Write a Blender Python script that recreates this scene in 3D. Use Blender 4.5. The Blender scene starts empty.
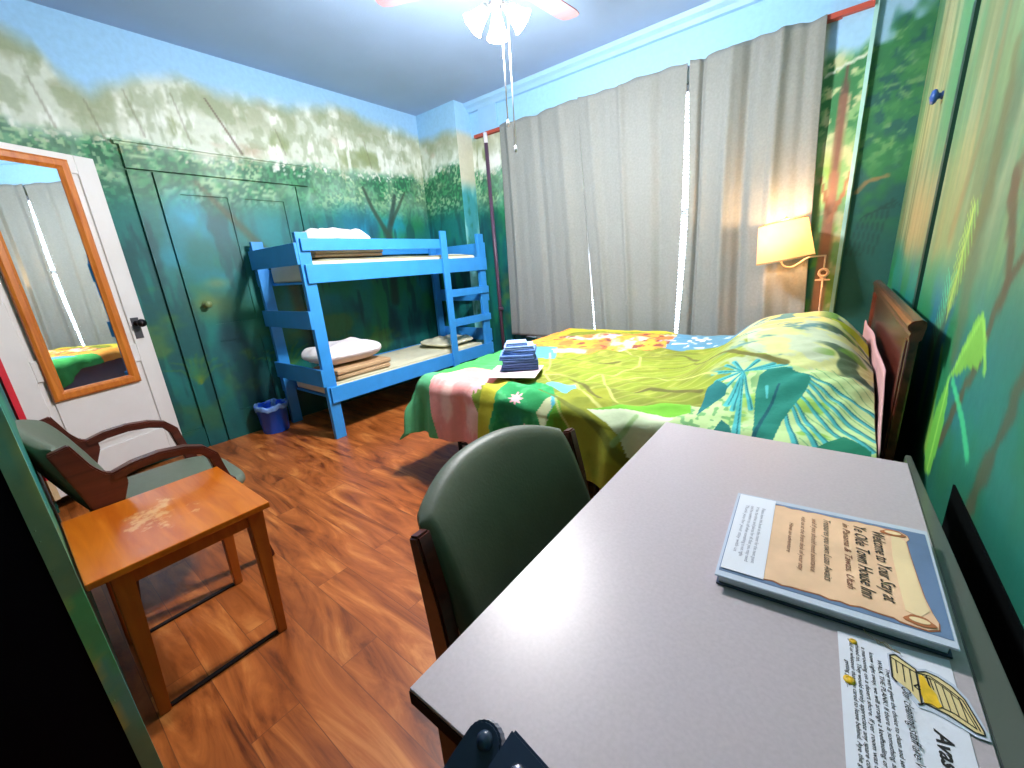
import bpy, bmesh, math, random
import numpy as np
from mathutils import Vector, Matrix
random.seed(4)
PI = math.pi
C = bpy.context.scene.collection
sc = bpy.context.scene

# ------------------------------------------------------------------ helpers
def lin(c):
    c = np.asarray(c, float) / 255.0
    return np.where(c <= 0.04045, c / 12.92, ((c + 0.055) / 1.055) ** 2.4)

def L4(c):
    r = lin(c); return (float(r[0]), float(r[1]), float(r[2]), 1.0)

ORG = {}

class B:
    """collects shapes, in world coordinates, into one mesh"""
    def __init__(s):
        s.bm = bmesh.new(); s.sm = []
    def _add(s, vs, fs, smooth=False):
        bv = [s.bm.verts.new(v) for v in vs]
        out = []
        for f in fs:
            try:
                fc = s.bm.faces.new([bv[i] for i in f]); fc.smooth = smooth; out.append(fc)
            except ValueError:
                pass
        return bv, out
    def box(s, lo, hi, bev=0.0, M=None, seg=2):
        x0, y0, z0 = lo; x1, y1, z1 = hi
        vs = [Vector(p) for p in ((x0,y0,z0),(x1,y0,z0),(x1,y1,z0),(x0,y1,z0),(x0,y0,z1),(x1,y0,z1),(x1,y1,z1),(x0,y1,z1))]
        if M is not None: vs = [M @ v for v in vs]
        fs = [(0,3,2,1),(4,5,6,7),(0,1,5,4),(1,2,6,5),(2,3,7,6),(3,0,4,7)]
        bv, fc = s._add(vs, fs)
        if bev > 0:
            es = list({e for f in fc for e in f.edges})
            bmesh.ops.bevel(s.bm, geom=es, offset=bev, segments=seg, affect='EDGES', profile=0.6)
        return s
    def bar(s, p0, p1, w, h, bev=0.0, up=(0,0,1), w1=None, h1=None):
        """rectangular bar from p0 to p1; may taper to w1 x h1"""
        p0 = Vector(p0); p1 = Vector(p1); d = (p1-p0).normalized(); up = Vector(up)
        sx = d.cross(up)
        if sx.length < 1e-4: sx = d.cross(Vector((0,1,0)))
        sx.normalize(); uy = sx.cross(d).normalized()
        w1 = w if w1 is None else w1; h1 = h if h1 is None else h1
        vs = []
        for p, ww, hh in ((p0,w,h),(p1,w1,h1)):
            for a, b in ((-1,-1),(1,-1),(1,1),(-1,1)):
                vs.append(p + sx*a*ww/2 + uy*b*hh/2)
        fs = [(3,2,1,0),(4,5,6,7),(0,1,5,4),(1,2,6,5),(2,3,7,6),(3,0,4,7)]
        bv, fc = s._add(vs, fs)
        if bev > 0:
            es = list({e for f in fc for e in f.edges})
            bmesh.ops.bevel(s.bm, geom=es, offset=bev, segments=2, affect='EDGES')
        return s
    def tube(s, pts, r, n=10, cap=True):
        pts = [Vector(p) for p in pts]; rs = r if isinstance(r, (list, tuple)) else [r]*len(pts)
        prev = None; vs = []
        for i, p in enumerate(pts):
            a = pts[max(i-1,0)]; b = pts[min(i+1,len(pts)-1)]
            d = (b-a).normalized()
            if prev is None:
                u = d.cross(Vector((0,0,1)))
                if u.length < 1e-3: u = d.cross(Vector((0,1,0)))
            else:
                u = prev - d*prev.dot(d)
            u.normalize(); prev = u; v = d.cross(u)
            for k in range(n):
                t = 2*PI*k/n
                vs.append(p + (u*math.cos(t)+v*math.sin(t))*rs[i])
        fs = []
        for i in range(len(pts)-1):
            for k in range(n):
                fs.append((i*n+k, i*n+(k+1)%n, (i+1)*n+(k+1)%n, (i+1)*n+k))
        if cap:
            fs.append(tuple(range(n-1,-1,-1))); fs.append(tuple((len(pts)-1)*n+k for k in range(n)))
        s._add(vs, fs, True); return s
    def lathe(s, prof, c=(0,0,0), axis=(0,0,1), n=28, cap=False):
        """prof: list of (radius, height) along axis from c"""
        c = Vector(c); ax = Vector(axis).normalized()
        q = Vector((0,0,1)).rotation_difference(ax)
        vs = []
        for r, h in prof:
            for k in range(n):
                t = 2*PI*k/n
                vs.append(c + q @ Vector((r*math.cos(t), r*math.sin(t), h)))
        fs = []
        for i in range(len(prof)-1):
            for k in range(n):
                fs.append((i*n+k, i*n+(k+1)%n, (i+1)*n+(k+1)%n, (i+1)*n+k))
        if cap:
            fs.append(tuple(range(n-1,-1,-1))); fs.append(tuple((len(prof)-1)*n+k for k in range(n)))
        s._add(vs, fs, True); return s
    def prism(s, poly, ext, bev=0.0):
        """poly: list of 3D points (planar), ext: extrusion vector"""
        ext = Vector(ext); a = [Vector(p) for p in poly]; n = len(a)
        vs = a + [p+ext for p in a]
        fs = [tuple(range(n-1,-1,-1)), tuple(range(n,2*n))] + [(i,(i+1)%n,n+(i+1)%n,n+i) for i in range(n)]
        bv, fc = s._add(vs, fs)
        bmesh.ops.recalc_face_normals(s.bm, faces=[f for f in fc if f.is_valid])
        if bev > 0:
            es = list({e for f in fc for e in f.edges})
            bmesh.ops.bevel(s.bm, geom=es, offset=bev, segments=2, affect='EDGES')
        return s
    def grid(s, fn, nu, nv, smooth=True, closeu=False):
        vs = [fn(i/(nu if closeu else nu-1), j/(nv-1)) for j in range(nv) for i in range(nu)]
        fs = []
        for j in range(nv-1):
            for i in range(nu if closeu else nu-1):
                i2 = (i+1) % nu
                fs.append((j*nu+i, j*nu+i2, (j+1)*nu+i2, (j+1)*nu+i))
        s._add(vs, fs, smooth); return s
    def shift(s, f):
        for v in s.bm.verts: v.co = f(v.co)
        return s
    def make(s, name, mat, parent=None):
        me = bpy.data.meshes.new(name)
        if parent is not None:
            o3 = ORG[parent.name]
            for v in s.bm.verts: v.co -= o3
        s.bm.to_mesh(me); s.bm.free()
        me.materials.append(mat)
        o = bpy.data.objects.new(name, me); C.objects.link(o)
        if parent is not None:
            o.parent = parent; ORG[o.name] = ORG[parent.name]
        else:
            ORG[o.name] = Vector((0,0,0))
        return o

def tag(o, label, cat, group=None, kind=None):
    o['label'] = label; o['category'] = cat
    if group: o['group'] = group
    if kind: o['kind'] = kind
    return o
def thing(name, label, cat, loc, group=None):
    o = bpy.data.objects.new(name, None); C.objects.link(o); o.location = loc
    o.empty_display_size = 0.1
    ORG[o.name] = Vector(loc)
    return tag(o, label, cat, group)
def struct(o): o['kind'] = 'structure'; return o
def copy_tree(o, parent=None):
    c = o.copy(); C.objects.link(c); c.parent = parent
    for ch in list(o.children): copy_tree(ch, c)
    return c

# ------------------------------------------------------------------ materials
def mat(name, col=(200,200,200), rough=0.6, metal=0.0, spec=0.5, noise=0.0, nscale=8.0, bump=0.0, bscale=40.0,
        emit=None, estr=0.0, trans=0.0, coat=0.0, attr=None, sheen=0.0):
    m = bpy.data.materials.new(name); m.use_nodes = True
    nt = m.node_tree; N = nt.nodes; Lk = nt.links
    b = N['Principled BSDF']
    b.inputs['Roughness'].default_value = rough; b.inputs['Metallic'].default_value = metal
    b.inputs['Specular IOR Level'].default_value = spec
    b.inputs['Coat Weight'].default_value = coat
    b.inputs['Sheen Weight'].default_value = sheen
    b.inputs['Transmission Weight'].default_value = trans
    tc = N.new('ShaderNodeTexCoord')
    if attr:
        a = N.new('ShaderNodeAttribute'); a.attribute_name = attr; src = a.outputs['Color']
    else:
        rgb = N.new('ShaderNodeRGB'); rgb.outputs[0].default_value = L4(col); src = rgb.outputs[0]
    nz = N.new('ShaderNodeTexNoise'); nz.inputs['Scale'].default_value = nscale; nz.inputs['Detail'].default_value = 4
    Lk.new(tc.outputs['Object'], nz.inputs['Vector'])
    mr = N.new('ShaderNodeMapRange')
    mr.inputs['To Min'].default_value = 1-noise; mr.inputs['To Max'].default_value = 1+noise
    mr.inputs['From Min'].default_value = 0.3; mr.inputs['From Max'].default_value = 0.7
    Lk.new(nz.outputs['Fac'], mr.inputs['Value'])
    vm = N.new('ShaderNodeVectorMath'); vm.operation = 'SCALE'
    Lk.new(src, vm.inputs[0]); Lk.new(mr.outputs[0], vm.inputs['Scale'])
    Lk.new(vm.outputs[0], b.inputs['Base Color'])
    if bump > 0:
        n2 = N.new('ShaderNodeTexNoise'); n2.inputs['Scale'].default_value = bscale; n2.inputs['Detail'].default_value = 5
        Lk.new(tc.outputs['Object'], n2.inputs['Vector'])
        bp = N.new('ShaderNodeBump'); bp.inputs['Strength'].default_value = bump; bp.inputs['Distance'].default_value = 0.01
        Lk.new(n2.outputs['Fac'], bp.inputs['Height']); Lk.new(bp.outputs[0], b.inputs['Normal'])
    if emit:
        b.inputs['Emission Color'].default_value = L4(emit); b.inputs['Emission Strength'].default_value = estr
    return m

def wood(name, c1, c2, axis='X', scale=1.0, rough=0.35, coat=0.2):
    m = bpy.data.materials.new(name); m.use_nodes = True
    nt = m.node_tree; N = nt.nodes; Lk = nt.links; b = N['Principled BSDF']
    b.inputs['Roughness'].default_value = rough; b.inputs['Coat Weight'].default_value = coat
    b.inputs['Coat Roughness'].default_value = 0.2
    tc = N.new('ShaderNodeTexCoord'); mp = N.new('ShaderNodeMapping')
    s = [14*scale]*3; s['XYZ'.index(axis)] = 1.6*scale
    mp.inputs['Scale'].default_value = s
    Lk.new(tc.outputs['Object'], mp.inputs['Vector'])
    nz = N.new('ShaderNodeTexNoise'); nz.inputs['Scale'].default_value = 2.2; nz.inputs['Detail'].default_value = 6
    nz.inputs['Distortion'].default_value = 0.6
    Lk.new(mp.outputs[0], nz.inputs['Vector'])
    cr = N.new('ShaderNodeValToRGB'); cr.color_ramp.elements[0].position = 0.3; cr.color_ramp.elements[1].position = 0.7
    cr.color_ramp.elements[0].color = L4(c1); cr.color_ramp.elements[1].color = L4(c2)
    Lk.new(nz.outputs['Fac'], cr.inputs['Fac']); Lk.new(cr.outputs['Color'], b.inputs['Base Color'])
    return m

def floor_mat():
    m = bpy.data.materials.new('vinyl_planks'); m.use_nodes = True
    nt = m.node_tree; N = nt.nodes; Lk = nt.links; b = N['Principled BSDF']
    b.inputs['Roughness'].default_value = 0.36
    tc = N.new('ShaderNodeTexCoord')
    br = N.new('ShaderNodeTexBrick'); br.inputs['Scale'].default_value = 1.0
    br.inputs['Brick Width'].default_value = 1.2; br.inputs['Row Height'].default_value = 0.145
    br.inputs['Mortar Size'].default_value = 0.0012; br.inputs['Color1'].default_value = (0,0,0,1)
    br.inputs['Color2'].default_value = (1,1,1,1); br.inputs['Mortar'].default_value = (0.5,0.5,0.5,1)
    br.offset = 0.37
    Lk.new(tc.outputs['Object'], br.inputs['Vector'])
    # per plank shift of the grain
    sc_ = N.new('ShaderNodeVectorMath'); sc_.operation = 'SCALE'; sc_.inputs['Scale'].default_value = 7.0
    Lk.new(br.outputs['Color'], sc_.inputs[0])
    ad = N.new('ShaderNodeVectorMath'); ad.operation = 'ADD'
    Lk.new(tc.outputs['Object'], ad.inputs[0]); Lk.new(sc_.outputs[0], ad.inputs[1])
    mp = N.new('ShaderNodeMapping'); mp.inputs['Scale'].default_value = (1.5, 8, 1)
    Lk.new(ad.outputs[0], mp.inputs['Vector'])
    wv = N.new('ShaderNodeTexNoise'); wv.inputs['Scale'].default_value = 1.0; wv.inputs['Detail'].default_value = 7
    wv.inputs['Roughness'].default_value = 0.62; wv.inputs['Distortion'].default_value = 1.6
    Lk.new(mp.outputs[0], wv.inputs['Vector'])
    cr = N.new('ShaderNodeValToRGB'); e = cr.color_ramp.elements
    e[0].position = 0.33; e[0].color = L4((98,44,16)); e[1].position = 0.7; e[1].color = L4((208,132,68))
    n1 = cr.color_ramp.elements.new(0.42); n1.color = L4((142,72,28))
    n2 = cr.color_ramp.elements.new(0.55); n2.color = L4((176,96,42))
    Lk.new(wv.outputs['Fac'], cr.inputs['Fac'])
    mr = N.new('ShaderNodeMapRange'); mr.inputs['To Min'].default_value = 0.93; mr.inputs['To Max'].default_value = 1.06
    Lk.new(br.outputs['Color'], mr.inputs['Value'])
    vm = N.new('ShaderNodeVectorMath'); vm.operation = 'SCALE'
    Lk.new(cr.outputs['Color'], vm.inputs[0]); Lk.new(mr.outputs[0], vm.inputs['Scale'])
    mx = N.new('ShaderNodeMix'); mx.data_type = 'RGBA'
    Lk.new(br.outputs['Fac'], mx.inputs['Factor']); Lk.new(vm.outputs[0], mx.inputs['A'])
    mx.inputs['B'].default_value = L4((116,62,32))
    Lk.new(mx.outputs['Result'], b.inputs['Base Color'])
    bp = N.new('ShaderNodeBump'); bp.inputs['Strength'].default_value = 0.12; bp.inputs['Distance'].default_value = 0.003
    Lk.new(wv.outputs['Fac'], bp.inputs['Height']); Lk.new(bp.outputs[0], b.inputs['Normal'])
    return m

def curtain_mat():
    m = mat('curtain_cloth', (146,150,146), 0.85, noise=0.08, nscale=60, bump=0.3, bscale=180, spec=0.2)
    nt = m.node_tree; N = nt.nodes; Lk = nt.links; b = N['Principled BSDF']; out = N['Material Output']
    tr = N.new('ShaderNodeBsdfTranslucent'); tr.inputs['Color'].default_value = L4((170,176,176))
    mx = N.new('ShaderNodeMixShader'); mx.inputs[0].default_value = 0.17
    Lk.new(b.outputs[0], mx.inputs[1]); Lk.new(tr.outputs[0], mx.inputs[2]); Lk.new(mx.outputs[0], out.inputs['Surface'])
    return m

def shade_mat(name, col, emit, estr, tr=0.5):
    m = bpy.data.materials.new(name); m.use_nodes = True
    nt = m.node_tree; N = nt.nodes; Lk = nt.links; b = N['Principled BSDF']; out = N['Material Output']
    b.inputs['Base Color'].default_value = L4(col); b.inputs['Roughness'].default_value = 0.8
    b.inputs['Emission Color'].default_value = L4(emit); b.inputs['Emission Strength'].default_value = estr
    t = N.new('ShaderNodeBsdfTranslucent'); t.inputs['Color'].default_value = L4(col)
    mx = N.new('ShaderNodeMixShader'); mx.inputs[0].default_value = tr
    Lk.new(b.outputs[0], mx.inputs[1]); Lk.new(t.outputs[0], mx.inputs[2]); Lk.new(mx.outputs[0], out.inputs['Surface'])
    return m

M_mural = mat('mural_paint', rough=0.6, attr='paint', noise=0.05, nscale=30, bump=0.08, bscale=25)
M_mural_gloss = mat('mural_paint_on_woodwork', rough=0.5, attr='paint', noise=0.05, nscale=30)
M_ceil = mat('ceiling_paint', (150,178,214), 0.85, noise=0.03, nscale=3, bump=0.12, bscale=90)
M_skyblue = mat('sky_blue_trim_paint', (150,196,232), 0.5, noise=0.03)
M_floor = floor_mat()
M_white = mat('white_door_paint', (226,222,220), 0.35, noise=0.02)
M_navy = mat('dark_navy', (9,9,24), 0.9, spec=0.1)
M_red = mat('red_paint', (214,30,52), 0.4)
M_bare = mat('bare_cream_wood', (214,184,140), 0.6)
M_orangewood = wood('orange_pine', (182,92,22), (214,128,46), 'Z', 1.0, 0.35)
M_tablewood = wood('honey_maple', (190,88,12), (220,122,30), 'X', 0.8, 0.28, 0.4)
nt = M_tablewood.node_tree; N_ = nt.nodes; bs = N_['Principled BSDF']
src_ = bs.inputs['Base Color'].links[0].from_socket
tc_ = N_.new('ShaderNodeTexCoord'); n_ = N_.new('ShaderNodeTexNoise'); n_.inputs['Scale'].default_value = 9; n_.inputs['Detail'].default_value = 8; n_.inputs['Roughness'].default_value = .7
nt.links.new(tc_.outputs['Object'], n_.inputs['Vector'])
sp_ = N_.new('ShaderNodeMapping'); sp_.inputs['Scale'].default_value = (5.0,7.5,.01); nt.links.new(tc_.outputs['Object'], sp_.inputs['Vector'])
ln_ = N_.new('ShaderNodeVectorMath'); ln_.operation = 'LENGTH'; nt.links.new(sp_.outputs[0], ln_.inputs[0])
mr_ = N_.new('ShaderNodeMapRange'); mr_.inputs['From Min'].default_value = .3; mr_.inputs['From Max'].default_value = 1.3; mr_.inputs['To Min'].default_value = .06; mr_.inputs['To Max'].default_value = -.18
nt.links.new(ln_.outputs['Value'], mr_.inputs['Value'])
ad_ = N_.new('ShaderNodeMath'); ad_.operation = 'ADD'; nt.links.new(n_.outputs['Fac'], ad_.inputs[0]); nt.links.new(mr_.outputs[0], ad_.inputs[1])
rp_ = N_.new('ShaderNodeMapRange'); rp_.inputs['From Min'].default_value = .53; rp_.inputs['From Max'].default_value = .60; rp_.inputs['To Max'].default_value = .62
nt.links.new(ad_.outputs[0], rp_.inputs['Value'])
mx_ = N_.new('ShaderNodeMix'); mx_.data_type = 'RGBA'; nt.links.new(rp_.outputs[0], mx_.inputs['Factor']); nt.links.new(src_, mx_.inputs['A']); mx_.inputs['B'].default_value = L4((236,190,130))
nt.links.new(mx_.outputs['Result'], bs.inputs['Base Color'])
M_tableleg = wood('honey_maple_leg', (160,78,16), (190,102,28), 'Z', 0.8, 0.35)
M_darkwood = wood('mahogany', (66,24,18), (98,40,28), 'Y', 1.0, 0.35)
M_headwood = wood('dark_cherry', (62,26,18), (112,52,36), 'Y', 0.7, 0.22, 0.5)
M_edge = wood('dark_edge_band', (24,12,14), (34,18,18), 'X', 1.0, 0.8, 0.0); M_edge.node_tree.nodes['Principled BSDF'].inputs['Specular IOR Level'].default_value = .15
M_green_fab = mat('sage_green_vinyl', (98,106,90), 0.5, noise=0.05, nscale=20, bump=0.06, bscale=120)
M_blue = mat('bright_blue_paint', (52,146,224), 0.42, noise=0.05, nscale=10, bump=0.05, bscale=30)
M_sheet = mat('cream_sheet', (224,220,190), 0.85, noise=0.04, bump=0.2, bscale=12)
M_pillow = mat('white_pillowcase', (236,228,228), 0.85, noise=0.03, bump=0.25, bscale=9)
M_tan = mat('tan_blanket', (196,160,120), 0.9, noise=0.08, bump=0.4, bscale=50)
M_bin = mat('blue_plastic', (30,96,235), 0.35)
M_liner = mat('clear_bin_liner', (120,160,225), 0.25, noise=0.2, nscale=30, bump=0.5, bscale=30)
M_mirror = mat('mirror_glass', (235,240,240), 0.015, metal=1.0)
M_brass = mat('dark_bronze', (40,38,40), 0.4, metal=0.8)
M_plate = mat('pewter_plate', (90,90,96), 0.45, metal=0.6)
M_desk = mat('taupe_laminate', (186,174,178), 0.36, noise=0.05, nscale=160, bump=0.012, bscale=200)
M_ledge = mat('dark_green_gloss', (84,88,80), 0.14, coat=0.3)
M_steel = mat('dark_steel', (36,34,36), 0.45, metal=0.5)
M_matt = mat('grey_mattress', (120,120,130), 0.9, noise=0.05)
M_pink = mat('dusty_pink_sheet', (196,150,150), 0.85, noise=0.06, bump=0.3, bscale=10)
M_curt = curtain_mat()
M_pipe = mat('plum_pipe_paint', (86,62,84), 0.35)
M_pipew = mat('white_pipe_paint', (220,220,235), 0.4)
M_paper = mat('white_paper', (226,228,238), 0.7, noise=0.02)
M_towels = [mat('blue_towel_%s' % n, c, 0.95, noise=0.12, nscale=60, bump=0.6, bscale=160) for n, c in
            (('slate',(84,108,158)),('mid',(104,138,206)),('pale',(150,178,232)))]
M_lampwhite = mat('cream_lamp_metal', (232,200,176), 0.35)
M_bulb = shade_mat('lit_frosted_glass', (255,255,255), (255,252,246), 9.0, 0.3)
M_shade = shade_mat('lit_linen_shade', (250,222,168), (255,214,140), 0.42, 0.3)
M_blade = wood('fan_blade_wood', (128,96,104), (146,112,116), 'X', 1.0, 0.4)
M_fanwhite = mat('white_fan_metal', (225,228,235), 0.35)
M_chain = mat('silver_chain', (225,228,240), 0.3, metal=0.5)
M_ink = mat('black_ink', (24,20,22), 0.6)
M_inkgrey = mat('grey_ink', (120,120,140), 0.6)
M_inkred = mat('brown_ink', (110,54,36), 0.6)
M_parch = mat('parchment_print', (234,192,154), 0.55, noise=0.12, nscale=14)
M_parchL = mat('pale_parchment_print', (240,212,164), 0.55, noise=0.08, nscale=14)
M_parchD = mat('brown_parchment_print', (176,104,60), 0.55, noise=0.3, nscale=60)
M_slate = mat('slate_blue_print', (100,124,158), 0.5, noise=0.15, nscale=10)
M_gold = mat('gold_sticker', (236,190,40), 0.35, noise=0.25, nscale=60)
M_wood_print = mat('tan_chest_print', (226,204,146), 0.55)
M_vinyl = mat('clear_binder_sleeve', (200,208,224), 0.2, coat=0.5)
M_black = mat('black_lacquer', (46,62,86), 0.3, coat=0.3)
M_rivet = mat('steel_rivet', (150,150,165), 0.25, metal=0.9)
M_bluehook = mat('blue_knob_paint', (40,84,160), 0.4)
M_blind = mat('white_blind', (232,234,240), 0.5)
M_glassw = mat('window_glass', (240,245,250), 0.02, trans=1.0)

# ------------------------------------------------------------------ painter
def h2(ix, iy, seed):
    n = (ix.astype(np.int64)*374761393 + iy.astype(np.int64)*668265263 + seed*1442695041) & 0xffffffff
    n = ((n ^ (n >> 13)) * 1274126177) & 0xffffffff
    n = n ^ (n >> 16)
    return (n & 0xffff) / 65535.0
def vn(x, y, seed=0):
    ix = np.floor(x); iy = np.floor(y); fx = x-ix; fy = y-iy
    fx = fx*fx*(3-2*fx); fy = fy*fy*(3-2*fy)
    a = h2(ix, iy, seed); b = h2(ix+1, iy, seed); c = h2(ix, iy+1, seed); d = h2(ix+1, iy+1, seed)
    return (a*(1-fx)+b*fx)*(1-fy) + (c*(1-fx)+d*fx)*fy
def fbm(x, y, seed=0, o=4):
    s = 0; a = 0.5; t = 0
    for k in range(o):
        s = s + a*vn(x*2**k, y*2**k, seed+k*17); t += a; a *= 0.5
    return s/t
def ss(a, b, x):
    t = np.clip((x-a)/(b-a), 0, 1); return t*t*(3-2*t)
class P:
    """a painted surface: colours at points (u,v)"""
    def __init__(s, u, v, base):
        s.u = u; s.v = v; s.c = np.zeros(u.shape+(3,)) + np.array(base, float)
    def mix(s, col, m):
        col = np.asarray(col, float); m = np.clip(m, 0, 1)[..., None]
        s.c = s.c*(1-m) + col*m
    def line(s, pts, w0, w1, col, a=1.0, soft=0.35, rough=0.0):
        best = np.zeros(s.u.shape)
        n = len(pts)-1
        uu = s.u + (rough*(vn(s.u*25, s.v*25, 5)-0.5) if rough else 0)
        for i in range(n):
            (x0,y0),(x1,y1) = pts[i], pts[i+1]
            dx, dy = x1-x0, y1-y0; L = dx*dx+dy*dy+1e-12
            t = np.clip(((uu-x0)*dx+(s.v-y0)*dy)/L, 0, 1)
            d = np.hypot(uu-x0-t*dx, s.v-y0-t*dy)
            w = (w0+(w1-w0)*(i+t)/n)/2
            best = np.maximum(best, 1-ss(w*(1-soft), w*(1+soft)+1e-4, d))
        s.mix(col, best*a)
    def blob(s, x, y, rx, ry, col, a=1.0, soft=0.6, rot=0):
        c, d = math.cos(rot), math.sin(rot)
        X = (s.u-x)*c+(s.v-y)*d; Y = -(s.u-x)*d+(s.v-y)*c
        r = np.hypot(X/rx, Y/ry); s.mix(col, (1-ss(1-soft, 1, r))*a)
    def poly(s, pts, col, a=1.0):
        m = np.zeros(s.u.shape, bool); n = len(pts)
        for i in range(n):
            x0, y0 = pts[i]; x1, y1 = pts[(i+1) % n]
            if y0 == y1: continue
            cond = ((y0 > s.v) != (y1 > s.v)) & (s.u < (x1-x0)*(s.v-y0)/(y1-y0)+x0)
            m ^= cond
        s.mix(col, m*a)

def jungle(u, v, seed=0, sky_line=None, canopy=2.3, fade=1.96):
    p = P(u, v, (150,198,236))
    sl = 2.75 if sky_line is None else np.interp(u, sky_line[0], sky_line[1])
    sl = sl + 0.16*(fbm(u*3, v*2, seed+3)-0.5)
    hz = ss(0.10, -0.06, v-sl)
    n1 = fbm(u*9, v*2.2, seed+1); n2 = fbm(u*4, v*4, seed+9); n3 = fbm(u*26, v*7, seed+19)
    c = np.zeros(u.shape+(3,)) + np.array((206,214,200.))
    def mx(c, col, m): m = np.clip(m,0,1)[...,None]; return c*(1-m)+np.array(col,float)*m
    c = mx(c, (240,242,234), ss(0.5,0.75,n1)*0.8)
    c = mx(c, (122,138,84), ss(0.55,0.8,n2)*0.8)
    c = mx(c, (168,140,112), ss(0.62,0.85,fbm(u*3.1,v*5,seed+40))*0.6)
    c = mx(c, (120,136,100), ss(0.62,0.8,n3)*0.45)
    c = mx(c, (156,164,132), ss(-.30,-.08,v-sl)*ss(.35,.6,fbm(u*7,v*6,seed+41))*.75)
    c = mx(c, (142,156,120), ss(.48,.62,fbm(u*12,v*9,seed+42))*.5)
    c = mx(c, (236,240,234), ss(.56,.66,fbm(u*16,v*5,seed+43))*ss(-.15,-.3,v-sl)*.75)
    p.mix(c, hz)
    # canopy of leaf dabs
    cl = canopy + 0.22*(fbm(u*4, v*3, seed+5)-0.5)
    lf = vn(u*34, v*34, seed+6)*0.6 + vn(u*70, v*60, seed+7)*0.4
    cm = ss(0.06,-0.05, v-cl) * ss(0.34,0.50, lf + 0.5*ss(0.0,-0.16, v-cl))
    dk = mx(np.zeros(u.shape+(3,))+np.array((34,98,70.)), (58,140,92), ss(0.45,0.7,vn(u*50,v*44,seed+12)))
    p.mix(dk, cm*(.6+.4*ss(.35,.6,fbm(u*3.3,v*4,seed+77))))
    dab = ss(0.58,0.66, vn(u*46, v*52, seed+13)) * ss(0.06,-0.04,v-cl) * ss(fade-0.16, fade+0.06, v)
    p.mix((166,200,156), dab*0.8*ss(.38,.58,fbm(u*4.1,v*6,seed+78)))
    # teal depths
    lo = ss(fade+0.16, fade-0.18, v + 0.12*(fbm(u*5,v*5,seed+8)-0.5))
    t = np.zeros(u.shape+(3,)) + np.array((12,112,108.))
    t = mx(t, (14,150,184), ss(0.5,0.72,fbm(u*1.7,v*1.3,seed+21))*ss(0.9,1.5,v))
    t = mx(t, (28,124,74), ss(0.5,0.75,fbm(u*2.3,v*1.6,seed+22))*0.8)
    t = mx(t, (8,58,72), ss(0.52,0.78,fbm(u*3.2,v*1.4,seed+23))*0.8)
    t = mx(t, (40,132,84), ss(0.62,0.8,fbm(u*9,v*3.2,seed+24))*0.4)
    t = mx(t, (5,66,72), ss(.54,.66,fbm(u*11,v*2.0,seed+25))*.6)
    t = mx(t, (104,124,50), ss(.60,.75,fbm(u*2.6,v*3.4,seed+26))*ss(1.6,1.2,v)*.55)
    t = mx(t, (4,58,62), ss(0.7,0.1,v)*0.45)
    p.mix(t, lo)
    return p

def paint_left(u, v):
    p = jungle(u, v, 3, ([0,.5,.62,.69,.82,1.06,1.37,1.58,1.99,2.57,3.14,3.7],[2.84,2.81,2.75,2.63,2.57,2.73,2.80,2.75,2.75,2.86,2.84,2.8]), 2.32)
    p.blob(1.2, 1.15, 0.28, 0.2, (128,128,60), 0.5, 0.9); p.blob(1.45, 1.0, 0.22, 0.25, (60,130,80), 0.5, 0.9)
    p.blob(1.25, 1.33, 0.16, 0.07, (170,150,80), 0.45, 0.9)
    p.blob(1.75, 1.75, 0.3, 0.3, (20,140,150), 0.6, 0.9); p.blob(2.6, 1.8, 0.35, 0.3, (16,110,150), 0.6, 0.9)
    p.line([(1.28,2.1),(1.55,1.75),(1.85,1.35),(1.9,.9)], .03, .13, (70,74,46), .7, .7)
    p.line([(3.0,1.0),(3.05,1.75),(3.2,2.15)], .12, .04, (36,60,58), .8, .6)
    p.line([(3.05,1.7),(2.88,2.0),(2.8,2.2)], .06, .03, (44,64,52), .8, .6)
    p.line([(3.1,1.85),(3.35,2.2)], .05, .02, (44,64,52), .7, .6)
    p.blob(1.95, .75, .16, .5, (8,36,44), .6, .9)
    for k in range(7):
        a = -0.9+k*0.32
        p.line([(1.66,.5),(1.66+.18*math.sin(a),.5+.2*math.cos(a)),(1.66+.36*math.sin(a),.5+.26*math.cos(a))], .035, .008, (110,150,50), .45)
        p.line([(.95,.55),(.95+.13*math.sin(a),.55+.2*math.cos(a)),(.95+.28*math.sin(a),.55+.24*math.cos(a))], .03, .008, (104,130,40), .35)
    for x, z0, z1 in ((.55,2.35,2.62),(.78,2.3,2.55),(1.0,2.38,2.66),(1.28,2.38,2.7),(2.0,2.4,2.6),(2.9,2.4,2.65)):
        p.line([(x,z1),(x+.05,z0)], .010, .016, (104,100,80), .35)
    p.line([(1.5,2.72),(1.68,2.36)], .012, .022, (92,72,62), .6)
    return p.c
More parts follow.
